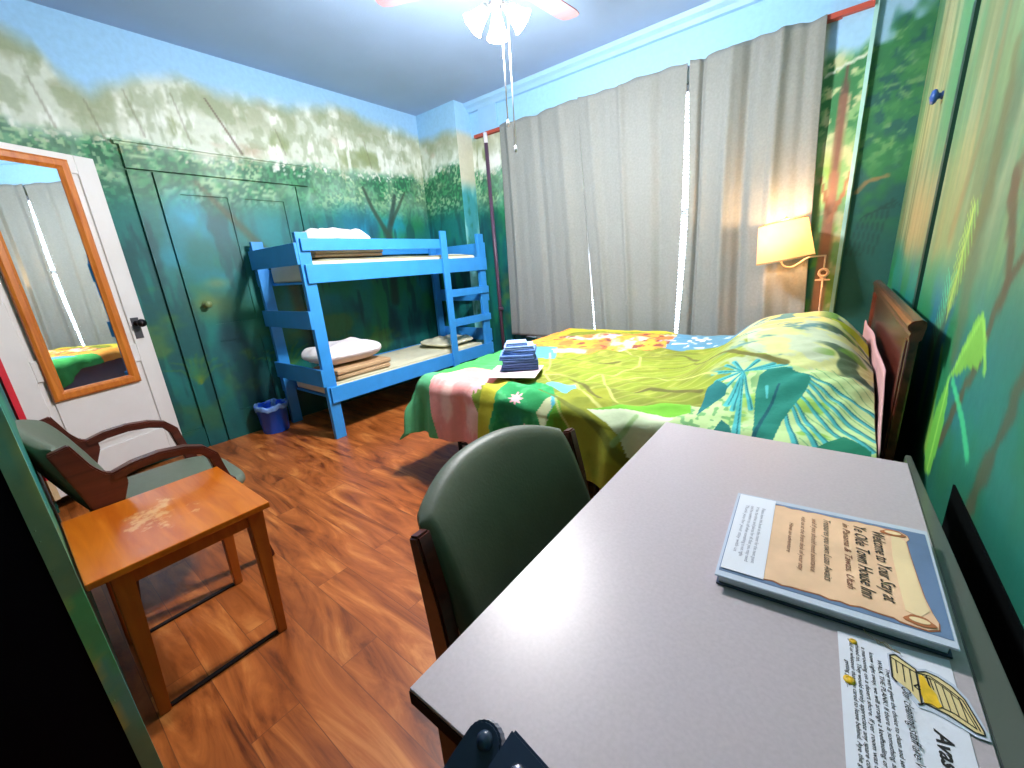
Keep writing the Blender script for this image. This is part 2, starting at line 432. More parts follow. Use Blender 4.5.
def paint_window(u, v):
    p = jungle(u, v, 31, None, 2.35)
    p.mix((150,200,238), ss(2.66, 2.76, v))
    r = ss(-0.24, -0.2, u)                       # the strip of wall right of the curtains
    q = P(u, v, (120,166,110))
    q.mix((188,192,150), ss(.45,.6,fbm(u*14,v*9,61))*.9)
    q.mix((132,172,80), ss(.55,.7,fbm(u*10,v*5,62))*ss(2.0,1.7,v)*.9)
    q.mix((46,118,70), ss(.46,.56,fbm(u*22,v*20,63))*ss(1.9,2.1,v)*ss(2.55,2.45,v))
    q.mix((30,120,110), ss(.5,.7,fbm(u*7,v*3,64))*ss(1.6,1.2,v))
    q.mix((90,170,70), ss(.55,.7,fbm(u*9,v*6,65))*ss(1.4,1.1,v)*.8)
    q.mix((150,194,228), ss(2.44,2.54, v+.08*(vn(u*20,v*2,66)-.5)))
    q.line([(-.095,2.42),(-.09,2.2)], .01, .05, (92,72,62)); q.line([(-.09,2.22),(-.085,1.7)], .05, .045, (122,90,74))
    q.line([(-.085,1.75),(-.08,1.3),(-.08,.5)], .05, .09, (138,102,84))
    q.line([(-.08,1.45),(-.02,1.62),(.0,1.75)], .03, .015, (158,112,84)); q.line([(-.09,1.5),(-.16,1.75)], .03, .012, (120,84,60))
    q.line([(-.21,2.38),(.0,2.44)], .016, .016, (196,206,190))
    p.mix(q.c, r*ss(.03,.02,u))
    # beyond the casing: dark tree
    w = P(u, v, (20,84,78))
    w.mix((30,104,64), ss(.45,.65,fbm(u*8,v*6,71))*ss(1.2,1.6,v))
    w.mix((110,150,96), ss(.52,.64,fbm(u*26,v*26,72))*ss(1.65,1.95,v)*ss(2.7,2.5,v)*.7)
    w.mix((44,116,64), ss(.46,.56,fbm(u*18,v*18,74))*ss(1.8,2.1,v)*.7)
    w.mix((60,120,50), ss(.55,.75,fbm(u*6,v*5,73))*ss(1.7,1.4,v)*ss(1.0,1.2,v)*.8)
    w.mix((136,178,206), ss(2.5,2.62, v-.5*(u-.1)+.2*(vn(u*18,v*14,75)-.5)))
    w.line([(.05,1.62),(.1,1.68),(.2,1.7)], .03,.02,(150,110,70),.7)
    for k in range(6):
        w.line([(.04+.03*k,1.2),(.1+.03*k,1.45+.02*k),(.2+.02*k,1.5)], .012,.008,(14,60,56),.6)
    p.mix(w.c, ss(.02,.03,u))
    return p.c
def paint_chimney(u, v):
    p = jungle(u, v, 51, None, 2.42); p.mix((150,200,236), ss(2.78,2.84,v))
    return p.c
def paint_right(u, v):
    p = P(u, v, (82,126,90))
    st = fbm(u*9, v*1.1, 81); s2 = fbm(u*22, v*1.6, 82); s3 = fbm(u*3, v*2, 83)
    p.mix((146,148,110), ss(.48,.7,st)*.65*ss(1.0,1.5,v))
    p.mix((196,160,120), ss(.55,.75,fbm(u*14,v*1.8,89))*.4*ss(1.1,1.5,v))
    p.mix((112,146,92), ss(.5,.7,s2)*.6)
    p.mix((104,112,70), ss(.5,.7,fbm(u*6+3,v*.9,84))*.7)
    p.mix((60,128,84), ss(.5,.72,s3)*.6)
    # pale trunk near the corner
    p.mix((160,164,124), ss(2.7,3.0,u)*ss(3.85,3.5,u)*.7*ss(.9,1.3,v)*ss(.3,.6,s2)); p.mix((70,134,96), ss(2.5,2.6,u)*ss(3.0,2.8,u)*ss(1.6,1.9,v)*.6)
    p.mix((178,146,96), ss(2.5,2.8,u)*ss(3.5,3.1,u)*.6*ss(1.7,1.4,v)*ss(1.05,1.25,v))
    p.mix((160,142,84), ss(1.9,2.1,u)*ss(2.5,2.3,u)*.5*ss(1.75,1.5,v)*ss(1.0,1.25,v))
    p.mix((60,130,80), ss(2.45,2.6,u)*ss(2.9,2.7,u)*.6*ss(1.5,1.8,v))
    # teal below
    t = P(u, v, (8,124,106)); t.mix((12,104,120), ss(.4,.7,fbm(u*3,v*3,86))); t.mix((26,120,62), ss(.5,.7,fbm(u*4,v*3,87))*.8)
    p.mix(t.c, ss(1.22,.98, v - .06*(u-1.4) + .12*(fbm(u*5,v*3,88)-.5)))
    p.mix((20,104,88), ss(1.7,1.2,u)*ss(1.25,1.1,v)*.5)
    p.mix((10,84,60), ss(.85,.6,v)*.7)
    # vines and trunks
    p.line([(1.70,1.62),(1.74,1.40),(1.70,1.15),(1.66,.98)], .16, .10, (84,100,68), .75, .7, .04)
    p.line([(1.36,1.75),(1.38,1.55),(1.42,1.40)], .16, .05, (92,84,58), .6, .7, .03)
    p.line([(1.16,1.55),(1.22,1.40)], .10, .05, (80,84,56), .6, .7, .03)
    br = (84,70,44)
    p.line([(1.52,1.42),(1.38,1.2),(1.44,1.0),(1.52,.86),(1.60,.72)], .05, .035, br, .85, .5, .03)
    p.line([(1.20,1.45),(1.32,1.24),(1.38,1.18)], .035, .03, br, .85, .5)
    p.line([(1.03,1.4),(1.12,1.1),(1.20,.8),(1.26,.6)], .04, .05, br, .75, .5, .03)
    p.line([(1.78,1.75),(1.72,1.4),(1.86,1.15),(1.98,.95)], .06, .14, (96,96,52), .7, .7, .03)
    p.line([(1.45,1.9),(1.42,1.6),(1.5,1.38)], .10, .05, (96,74,48), .6, .7, .03)
    p.line([(1.15,1.75),(1.22,1.5),(1.30,1.32)], .07, .03, (88,70,44), .7, .7, .03)
    p.line([(2.0,2.1),(1.95,1.6),(2.1,1.3)], .05, .07, (128,100,56), .5, .8)
    # fern and bright leaves
    g1 = (176,196,86)
    for k in range(19):
        a = k/18.; x = 1.84+.03*a; z = 1.37-.31*a; w = .05+.03*math.sin(PI*a)
        p.line([(x,z),(x+w,z+.035)], .013, .004, (150,186,80), .9); p.line([(x,z),(x-w,z+.035)], .013, .004, (128,176,76), .85)
    p.line([(1.84,1.38),(1.86,1.21),(1.87,1.04)], .010, .014, g1, .9)
    for k in range(9):
        a = k/8.; x = 1.93+.03*a; z = 1.14-.2*a
        p.line([(x,z),(x+.08,z+.05)], .014, .003, (80,200,150), .7); p.line([(x,z),(x-.05,z+.05)], .012, .003, (80,200,150), .6)
    p.poly([(1.66,.90),(1.60,1.0),(1.54,1.09),(1.49,1.11),(1.44,1.08),(1.40,1.02),(1.43,.98),(1.50,.97),(1.58,.93)], (112,176,60))
    p.line([(1.66,.90),(1.56,1.02),(1.49,1.10),(1.42,1.05),(1.37,.99)], .012, .02, (140,206,80), .9)
    p.poly([(1.67,.90),(1.72,.80),(1.76,.66),(1.70,.58),(1.62,.60),(1.60,.75),(1.63,.86)], (100,180,64))
    p.line([(1.66,.89),(1.66,.75),(1.66,.60)], .012, .02, (148,210,90), .9)
    p.line([(1.62,.90),(1.52,.87),(1.43,.84),(1.33,.79)], .022, .03, (60,196,130), .9)
    p.line([(1.84,.95),(1.80,.84),(1.76,.74),(1.76,.64)], .03, .06, (120,170,60), .8, .6)
    p.line([(1.95,1.0),(1.97,.85),(1.96,.70)], .02, .07, (64,150,90), .7, .6)
    return p.c
def paint_near(u, v):
    return jungle(-u, v, 91, None, 2.3).c

def paint_obj(o, f, axes):
    """o: mesh in world coords (identity or offset parent); f(u,v)-> 0..255 colours"""
    me = o.data; n = len(me.vertices); co = np.empty(n*3); me.vertices.foreach_get('co', co); co = co.reshape(-1,3)
    co = co + np.array(ORG[o.name])
    col = lin(np.clip(f(co[:,axes[0]], co[:,axes[1]]),0,255))
    a = me.color_attributes.new('paint', 'FLOAT_COLOR', 'POINT')
    a.data.foreach_set('color', np.hstack([col, np.ones((n,1))]).ravel())
    return o

def quad_grid(b, o, du, dv, nu, nv):
    """flat grid: origin o, edge vectors du,dv"""
    o = Vector(o); du = Vector(du); dv = Vector(dv)
    return b.grid(lambda s, t: o+du*s+dv*t, nu, nv, smooth=False)
def fine_box(b, lo, hi, step=0.02):
    """box whose six faces are gridded so they can carry paint"""
    lo = Vector(lo); hi = Vector(hi); d = hi-lo
    nx, ny, nz = [max(2, int(c/step)+1) for c in d]
    X = Vector((d.x,0,0)); Y = Vector((0,d.y,0)); Z = Vector((0,0,d.z))
    quad_grid(b, lo, X, Z, nx, nz); quad_grid(b, lo+Y, Z, X, nz, nx)
    quad_grid(b, lo, Z, Y, nz, ny); quad_grid(b, lo+X, Y, Z, ny, nz)
    quad_grid(b, lo, Y, X, ny, nx); quad_grid(b, lo+Z, X, Y, nx, ny)
    return b

# ------------------------------------------------------------------ room dimensions
XL, XR = -4.07, 0.30
YN, YC, YW = -0.034, 3.66, 3.90          # near wall, chimney face, window wall
XC = -3.45; XE = -1.33; YB = -1.5; ZC = 3.04

# floor, ceiling
b = B(); b.box((XL-.1, YB-.1, -.1), (XR+.1, YW+.1, 0)); struct(b.make('floor', M_floor))
b = B(); b.box((XL-.1, YB-.1, ZC), (XR+.1, YW+.1, ZC+.1)); struct(b.make('ceiling', M_ceil))
# left wall, one fine painted face in front of a slab
def wall(name, slabs, faces, f, axes):
    b = B()
    for lo, hi in slabs: b.box(lo, hi)
    for o, du, dv, nu, nv in faces: quad_grid(b, o, du, dv, nu, nv)
    o = b.make(name, M_mural); paint_obj(o, f, axes); return struct(o)
wall('wall_left', [((XL-.1,YB-.1,0),(XL-.002,YC+.1,ZC))], [((XL,YN,0),(0,0,ZC),(0,YC-YN,0),380,460)], paint_left, (1,2))
wall('wall_right', [((XR+.002,YB-.1,0),(XR+.1,YW+.1,ZC))], [((XR,YB,0),(0,0,ZC),(0,YW-YB,0),260,440)], paint_right, (1,2))
# chimney breast (front face and right return)
b = B(); b.box((XL-.1, YC+.002, 0), (XC-.002, YW+.1, ZC))
quad_grid(b, (XL,YC,0),(XC-XL,0,0),(0,0,ZC), 50, 240)
o = b.make('wall_chimney', M_mural); paint_obj(o, paint_chimney, (0,2)); struct(o)
b = B(); quad_grid(b, (XC,YC,0),(0,YW-YC,0),(0,0,ZC), 20, 240)
o = b.make('wall_chimney_side', M_mural)
def paint_side(u, v):
    p = P(u, v, (60,150,160)); p.mix((120,190,190), ss(.45,.7,fbm(u*12,v*3,5)))  # return face lighter cyan than the front: lamp light put into the colour
    p.mix((40,120,100), ss(.5,.7,fbm(u*16,v*7,6))*ss(2.3,2.0,v)*.7); p.mix((196,196,176), ss(2.1,2.3,v)); p.mix((150,200,236), ss(2.7,2.8,v)); return p.c
paint_obj(o, paint_side, (1,2)); struct(o)
# window wall with two openings
WZ0, WZ1 = 0.46, 2.60; WIN = [(-2.86,-2.16), (-2.06,-0.74) , (-0.66,-0.30)]
def wbox(x0, x1, z0, z1, b):
    b.box((x0,YW+.002,z0),(x1,YW+.14,z1))
    quad_grid(b, (x0,YW,z0),(x1-x0,0,0),(0,0,z1-z0), max(2,int((x1-x0)/.013)), max(2,int((z1-z0)/.013)))
b = B(); wbox(XC, XR, 0, WZ0, b); wbox(XC, XR, WZ1, ZC, b)
xs = [XC]+[v for w in WIN for v in w]+[XR]
for i in range(0, len(xs), 2): wbox(xs[i], xs[i+1], WZ0, WZ1, b)
o = b.make('wall_back', M_mural); paint_obj(o, paint_window, (0,2)); struct(o)
for k, (x0, x1) in enumerate(WIN):
    b = B(); t = .045
    b.box((x0,YW+.03,WZ0),(x0+t,YW+.09,WZ1)); b.box((x1-t,YW+.03,WZ0),(x1,YW+.09,WZ1))
    b.box((x0+t,YW+.03,WZ0),(x1-t,YW+.09,WZ0+t)); b.box((x0+t,YW+.03,WZ1-t),(x1-t,YW+.09,WZ1)); b.box((x0+t,YW+.035,1.62),(x1-t,YW+.085,1.66))
    wf = struct(b.make('window_%d' % (k+1), M_white))
    b = B(); b.box((x0+t,YW+.058,WZ0+t),(x1-t,YW+.062,WZ1-t)); b.make('pane', M_glassw, wf)
    b = B()
    for j in range(80):
        z = WZ0+.06+j*.03
        if z > WZ1-.06: break
        b.box((-.5*(x1-x0)+.05, -.012, -.0008), (.5*(x1-x0)-.05, .012, .0008),
              M=Matrix.Translation(((x0+x1)/2, YW+.012, z)) @ Matrix.Rotation(math.radians(38), 4, 'X'))
    for xx in (x0+.15, x1-.15): b.tube([(xx,YW+.012,WZ0+.05),(xx,YW+.012,WZ1-.04)], .0012, 5)
    b.box((x0+.04,YW-.004,WZ1-.06),(x1-.04,YW+.028,WZ1-.02))
    bl = b.make('window_blind', M_blind)
    tag(bl, ['white slatted blind behind the left pair of curtain panels','white slatted blind behind the middle curtain gap','white slatted blind behind the curtain beside the bed lamp'][k], 'window blind', 'white blinds behind the curtains')
# casing of the window, right and left, top board
def painted(name, boxes, f, axes, m=M_mural_gloss, step=.015):
    b = B()
    for lo, hi in boxes: fine_box(b, lo, hi, step)
    o = b.make(name, m); paint_obj(o, f, axes); return o
struct(painted('trim_1', [((-.155,YW-.025,.0),(.0,YW,2.70))], paint_window, (0,2)))
b = B(); b.box((.0,YW-.04,0),(.022,YW,2.86)); struct(b.make('trim_2', mat('aqua_trim_paint',(158,204,200),.45,noise=.12,nscale=5)))
struct(painted('trim_3', [((-3.36,YW-.025,.0),(-3.02,YW,2.68))], paint_window, (0,2)))
b = B(); b.box((-3.36,YW-.06,2.685),(-2.93,YW-.0,2.715)); b.box((-.26,YW-.06,2.685),(0,YW,2.715)); struct(b.make('trim_4', mat('brick_red_paint',(176,74,56),.5)))
b = B(); b.box((-3.30,YW-.03,2.72),(-3.05,YW,3.0)); struct(b.make('trim_5', M_skyblue))
# crown moulding on the window wall
b = B(); b.prism([(XC,YW,2.955),(XC,YW-.03,2.96),(XC,YW-.045,2.99),(XC,YW-.075,3.01),(XC,YW-.09,3.04),(XC,YW,3.04)], (XR-XC,0,0)); struct(b.make('trim_6', M_skyblue))
# near wall with the doorway of the white door
b = B()
DX0, DX1, DZ = -3.71, -2.86, 2.22
for x0, x1, z0, z1 in ((XL,DX0,0,ZC),(DX1,XE-.02,0,ZC),(DX0,DX1,DZ,ZC)):
    fine_box(b, (x0,YN-.1,z0), (x1,YN,z1), .05)
o = b.make('wall_near', M_mural); paint_obj(o, paint_near, (0,2)); struct(o)
b = B(); b.box((XL,YN-1.0,0),(XE-.02,YN-.9,ZC)); b.box((XE-.9,YN-.9,0),(XE-.85,YN-.1,ZC)); struct(b.make('wall_hall', M_navy))
# closed near-black navy panel facing the entry, painted edge strip
b = B(); b.box((XE-.012,YN-.9,0),(XE-.002,-.064,ZC)); struct(b.make('wall_entry', M_navy))
b = B(); b.box((XE-.3,YB-.1,0),(XR,YB,ZC)); b.box((XE-.3,YB,0),(XE-.02,YN-1.0,ZC)); struct(b.make('wall_behind', mat('dim_green_paint',(60,96,84),.7)))
def pj(u, v):
    p = P(u, v, (120,162,140)); p.mix((160,190,140), ss(.45,.7,fbm(u*20,v*4,7))); p.mix((110,190,190), ss(.5,.7,fbm(u*5+4,v*3,8)))
    p.mix((200,206,130), ss(.6,.8,fbm(u*30,v*9,9))); p.mix((90,210,140), ss(.55,.7,fbm(u*8,v*5,10))*.7); return p.c
def edge_strip():
    b = B(); fine_box(b, (XE-.012,-.063,0),(XE+.004,-.028,ZC), .012)
    random.seed(3)
    for k in range(12):
        z = random.uniform(0,1.3); b.lathe([(.0001,-.003),(.002,-.002),(.003,0),(.0001,.003)], (XE+.003,-.0565,z), (1,0,0), 6)
    o = b.make('trim_7', M_mural); paint_obj(o, pj, (1,2)); return struct(o)
edge_strip()
# closet door painted over on the left wall
CY0, CY1 = 1.03, 2.06
cl = struct(painted('door_2', [((XL,CY0,0),(XL+.012,CY1,2.14))], paint_left, (1,2)))
rails = [(CY0,CY0+.13,0,2.14),(CY1-.13,CY1,0,2.14),(CY0+.13,CY1-.13,0,.24),(CY0+.13,CY1-.13,2.0,2.14),(CY0+.13,CY1-.13,.86,1.0),(1.48,1.61,.24,.86),(1.48,1.61,1.0,2.0)]
b = B()
for y0,y1,z0,z1 in rails: fine_box(b, (XL+.0121,y0,z0),(XL+.024,y1,z1), .02)
o = b.make('door_panel_frame', M_mural_gloss, cl); paint_obj(o, paint_left, (1,2))
b = B(); b.lathe([(.0001,0),(.028,0),(.028,.006),(.012,.01),(.010,.03),(.024,.045),(.028,.06),(.02,.072),(.0001,.075)], (XL+.024,1.13,1.17), (1,0,0), 16)
o = b.make('door_knob', mat('painted_knob',(120,140,90),.4), cl)
struct(painted('trim_8', [((XL,.885,0),(XL+.022,CY0-.012,2.14)),((XL,CY1+.012,0),(XL+.022,2.19,2.14)),((XL,.885,2.152),(XL+.024,2.19,2.30))], paint_left, (1,2)))
struct(painted('trim_9', [((XL,.86,2.300),(XL+.030,2.21,2.318)),((XL,.85,2.318),(XL+.045,2.22,2.330))], paint_left, (1,2)))
struct(painted('baseboard_left', [((XL,2.2,0),(XL+.018,YC,.17)),((XL,YN,0),(XL+.018,.88,.17))], paint_left, (1,2)))
b = B(); b.box((XR-.02,YB,0),(XR,YW,.2)); struct(b.make('baseboard_right', mat('dark_green_baseboard',(10,60,50),.4)))
b = B(); b.box((XR-.004,YB,.2),(XR,1.36,.70)); struct(b.make('dark_panel', mat('black_green_panel',(5,9,10),.9,spec=.05)))  # near-black panel added to darken the lower wall behind the desk
# batten and vertical joint on the right wall
b = B(); b.box((XR-.012,2.47,0),(XR,2.525,ZC)); struct(b.make('trim_10', mat('dark_green_joint',(10,58,48),.5)))

# ------------------------------------------------------------------ white door with mirror
a_dir = Vector((.396,-.918,0)).normalized()         # from the knob edge to the hinge
nrm = Vector((.918,.396,0)).normalized()            # into the room
P0 = Vector((-3.985,.715,0))
DM = Matrix(((a_dir.x, nrm.x, 0, P0.x),(a_dir.y, nrm.y, 0, P0.y),(0,0,1,0),(0,0,0,1)))
door = B(); W = .79; z0, z1 = .10, 2.17
door.box((0,-.035,z0),(W,-.012,z1), M=DM)
for u0,u1,a,c in ((0,.11,z0,z1),(W-.11,W,z0,z1),(.11,W-.11,z0,.30),(.11,W-.11,2.06,z1),(.11,W-.11,.82,.95)):
    door.box((u0,-.012,a),(u1,0,c), .003, M=DM, seg=1)
ddoor = struct(door.make('door_1', M_white))
b = B()
for a,c in ((.30,.82),(.95,2.06)):
    b.box((.15,-.012,a+.04),(W-.15,-.005,c-.04), .004, M=DM)
b.make('door_panel', M_white, ddoor)
b = B(); b.box((W+.001,-.035,.24),(W+.03,.012,z1), M=DM); b.make('hinge_edge', M_red, ddoor)
b = B(); b.box((W+.001,-.035,.10),(W+.03,.010,.239), M=DM); b.make('hinge_edge_base', M_bare, ddoor)
b = B(); b.box((.045,.0005,.98),(.095,.005,1.13), .001, M=DM); pl = b.make('lock_plate', M_plate, ddoor)
b = B(); b.lathe([(.0001,0),(.018,0),(.018,.006),(.009,.01),(.009,.035),(.022,.045),(.029,.058),(.026,.07),(.0001,.076)], DM @ Vector((.07,.005,1.09)), nrm, 20); b.make('door_knob', M_brass, pl)
# mirror (hangs on the door)
mu0, mu1, mz0, mz1, mw = .160, .645, .685, 2.13, .06
mir = thing('wall_mirror', 'tall full-length mirror in an orange wood frame on the white door', 'mirror', DM @ Vector(((mu0+mu1)/2, 0.002, mz0)))
b = B()
def mitre(p, q, ip, iq):
    prof = [(0,.001),(0,.018),(.012,.026),(.04,.026),(.052,.016),(.06,.012),(.06,.001)]
    vs = []
    for (o_, i_) in ((p,ip),(q,iq)):
        o_ = Vector((o_[0],0,o_[1])); i_ = Vector((i_[0],0,i_[1]))
        for s_, h in prof:
            r = o_.lerp(i_, s_/.06); vs.append(DM @ Vector((r.x, h, r.z)))
    n = len(prof)
    b._add(vs, [(k,k+1,n+k+1,n+k) for k in range(n-1)], False)
co = [(mu0,mz0),(mu1,mz0),(mu1,mz1),(mu0,mz1)]; ci = [(mu0+mw,mz0+mw),(mu1-mw,mz0+mw),(mu1-mw,mz1-mw),(mu0+mw,mz1-mw)]
for k in range(4): mitre(co[k], co[(k+1)%4], ci[k], ci[(k+1)%4])
bmesh.ops.recalc_face_normals(b.bm, faces=b.bm.faces)
b.make('mirror_frame', M_orangewood, mir)
b = B(); b.box((mu0+mw-.005,.002,mz0+mw-.005),(mu1-mw+.005,.008,mz1-mw+.005), M=DM); b.make('mirror_glass', M_mirror, mir)

# ------------------------------------------------------------------ curtains
def curtain(name, x0t, x1t, x0b, x1b, zb, ph, label, folds, amp=.035, bow=(0,0)):
    b = B()
    def f(s, t):
        z = zb + (2.715-zb)*t
        x = (x0b*(1-t)+x1b*0)+x0t*t + s*((x1b-x0b)*(1-t)+(x1t-x0t)*t)
        k = .8+.2*(1-t)
        x += bow[0]*math.sin(PI*min(1,t*1.05))**1.3*(1-s)**6 + bow[1]*math.sin(PI*min(1,t*1.05))**1.3*s**6
        w = 0
        for (c, wd, am) in folds: w += am*math.exp(-((s-c-.02*math.sin(3*t+ph))/wd)**2)
        y = 3.815 - w*k + amp*.16*math.sin(s*2*PI*3.3+ph+1.2*math.sin(2*t))*k + .0015*math.sin(s*60+ph*3+t*2)
        y += .004*math.exp(-((t-.95)/.04)**2)*math.sin(s*40)
        if t > .99: z += .008*math.sin(s*22+ph)
        return (x, y, z + .006*math.sin(s*9+ph))
    b.grid(f, 150, 70)
    o = b.make(name, M_curt)
    so = o.modifiers.new('thickness','SOLIDIFY'); so.thickness = .002
    return tag(o, label, 'curtain', 'sage curtains along the window wall')
curtain('curtain', -2.975,-2.05,-3.0,-1.905,.50,0.3,'greyish sage curtain panel farthest left, beside the plum pipe',[(.12,.03,.02),(.5,.05,-.02),(.8,.04,.02)])
curtain('curtain', -2.052,-1.090,-1.893,-1.105,.50,1.9,'wide middle curtain panel, left of the bright daylight gap',[(.15,.04,.025),(.45,.03,.03),(.8,.05,-.03)],bow=(.0,.012))
curtain('curtain', -1.074,-.235,-1.078,-.135,.50,3.1,'curtain panel behind the bed lamp, glowing warm at its right',[(.12,.022,-.05),(.36,.04,.03),(.50,.05,-.045),(.72,.04,.04),(.9,.05,-.03)],.05,bow=(.040,0))
b = B(); b.tube([(-3.0,3.884,2.70),(-.26,3.884,2.70)], .007, 10); tag(b.make('curtain_rod', M_pipew), 'thin white rod along the tops of the window curtains', 'curtain rod')
# steam pipe
pp = thing('steam_pipe', 'plum-coloured vertical pipe between bunk bed and curtain', 'pipe', (-3.15,3.83,0))
b = B(); b.tube([(-3.15,3.83,0),(-3.185,3.83,2.60)], .021, 12); b.make('pipe', M_pipe, pp)
b = B(); b.tube([(-3.185,3.83,2.60),(-3.187,3.83,2.70)], .022, 12); b.make('pipe_top', M_pipew, pp)
b = B(); b.tube([(-3.156,3.83,.79),(-3.157,3.83,.83)], .030, 12); b.box((-3.17,3.80,.80),(-3.10,3.815,.82)); b.make('pipe_clamp', M_pipe, pp)

# ------------------------------------------------------------------ bunk bed
bk = thing('bunk_bed', 'bright blue painted wooden bunk bed with a built-in ladder', 'bunk bed', (-3.57,2.58,0))
BX0, BX1, BY0, BY1 = -3.985, -3.15, 1.51, 3.63
def post(x0,x1,y0,y1,zt,z0=0): B().box((x0,y0,z0),(x1,y1,zt),.004).make('post', M_blue, bk)
post(BX1-.042,BX1,BY0+.022,BY0+.115,1.645); post(BX0+.01,BX0+.052,BY0+.022,BY0+.115,1.645)
post(BX1-.042,BX1,BY1-.115,BY1-.022,1.66); post(BX0+.01,BX0+.052,BY1-.115,BY1-.022,1.66)
for (a,c) in ((1.415,1.57),(.93,1.07),(.46,.605)):
    B().box((BX0,BY0,a),(BX1-.0 if a>1.4 else BX1+.006,BY0+.021,c),.003).make('end_board', M_blue, bk)
    B().box((BX0,BY1-.021,a),(BX1,BY1,c),.003).make('end_board', M_blue, bk)
def rail(y0,y1,a,c,x=BX1,nm='side_rail'): B().box((x+.001,y0,a),(x+.022,y1,c),.003).make(nm, M_blue, bk)
rail(BY0+.045,BY1-.02,1.275,1.412); rail(BY0+.045,BY1-.02,.315,.448)
rail(BY0+.045,2.99,1.512,1.60,nm='guard_rail')
for a,c in ((1.275,1.412),(.315,.448),(1.512,1.60)): rail(BY0+.022,BY1-.022,a,c,BX0-.014,'back_rail' )
B().box((BX1+.0235,2.925,.275),(BX1+.045,3.005,1.675),.003).make('ladder_post', M_blue, bk)
for z in (.79,1.10): B().box((BX1-.046,2.99,z-.075),(BX1+.022,BY1-.02,z),.004).make('ladder_rung', M_blue, bk)
for zt in (1.29,.33): B().box((BX0+.06,BY0+.118,zt-.018),(BX1-.05,BY1-.118,zt)).make('slat_base', M_blue, bk)
def cushion(b, c, sx, sy, sz, n=26, rot=0, pw=3.0, wr=.006, seed=1, flat=.25):
    """pillow / mattress shape"""
    R = Matrix.Rotation(rot, 3, 'Z'); c = Vector(c)
    def f(s, t):
        u = s*2*PI; v = (t-.5)*PI
        cu, su = math.cos(u), math.sin(u); cv, sv = math.cos(v), math.sin(v)
        e = 2/pw
        sg = lambda q, k: math.copysign(abs(q)**k, q)
        x = sg(cv,e*.9)*sg(cu,e); y = sg(cv,e*.9)*sg(su,e); z = sg(sv,.8)
        r = math.hypot(x,y)
        z *= (1-flat*max(abs(x),abs(y))**3)
        w = wr*(math.sin(9*x+seed)+math.sin(11*y+2*seed)+math.sin(7*(x+y)))
        p = Vector((x*sx/2, y*sy/2, z*sz/2 + w*(1 if z>0 else 0)))
        return c + R @ p
    b.grid(f, n*2, n, closeu=True); return b
def mattress(name, z, th, label, seed):
    m = thing(name, label, 'mattress', ((BX0+BX1)/2, (BY0+BY1)/2, z), 'bunk mattresses')
    b = B(); b.box((BX0+.06,BY0+.12,z),(BX1-.05,BY1-.12,z+th),.035,seg=4); b.make('mattress_core', M_sheet, m)
    b = B()
    def f(s, t):
        y = BY0+.125+s*(BY1-BY0-.25); x = BX0+.065+t*(BX1-BX0-.12)
        e = min(1, 12*min(t,1-t))*min(1,12*min(s,1-s))
        zz = z+th+.012*e + .006*math.sin(y*9+seed)*math.sin(x*14+seed)*e
        return (x, y, zz)
    b.grid(f, 90, 40); b.make('sheet', M_sheet, m); return m
mattress('mattress', 1.291, .155, 'cream-sheeted mattress on the upper bunk', 1)
mattress('mattress', .331, .12, 'cream-sheeted mattress on the lower bunk', 2.6)
def folded(name, mt, lo, hi, n, label, cat, group=None, rot=0, parts='blanket_fold'):
    cx, cy = (lo[0]+hi[0])/2, (lo[1]+hi[1])/2
    th = thing(name, label, cat, (cx,cy,lo[2]), group)
    h = (hi[2]-lo[2])/n
    for k in range(n):
        b = B(); d = .008*math.sin(k*2.1)
        b.box((lo[0]+d,lo[1]-d,lo[2]+k*h+.001),(hi[0]+d,hi[1]+d,lo[2]+(k+1)*h-.001), h*.42, seg=3)
        R = Matrix.Translation((cx,cy,0)) @ Matrix.Rotation(rot+.03*math.sin(k*1.7),4,'Z') @ Matrix.Translation((-cx,-cy,0))
        b.shift(lambda v: R @ v)
        b.make(parts, mt, th)
    return th
folded('folded_blanket', M_tan, (-3.62,1.70,1.467),(-3.24,2.33,1.525), 2, 'tan folded blanket under the pillow on the upper bunk', 'blanket', 'tan folded blankets')
folded('folded_blanket', M_tan, (-3.62,1.68,.466),(-3.22,2.22,.555), 2, 'tan folded blanket under the pillow on the lower bunk', 'blanket', 'tan folded blankets')
def pillow(c, sx, sy, sz, label, rot=0, seed=1, m=None):
    b = B(); cushion(b, c, sx, sy, sz, rot=rot, seed=seed, pw=3.4, flat=.55)
    return tag(b.make('pillow', m or M_pillow), label, 'pillow', None)
pillow((-3.45,2.0,1.622), .40,.62,.17,'white pillow on top of the blanket, upper bunk',.05,1)
pillow((-3.46,1.90,.662), .46,.66,.19,'white pillow on top of the blanket, lower bunk',-.05,2)
pillow((-3.5,3.22,.512), .50,.56,.08,'flat cream pillow at the ladder end of the lower bunk',.0,3,M_sheet)

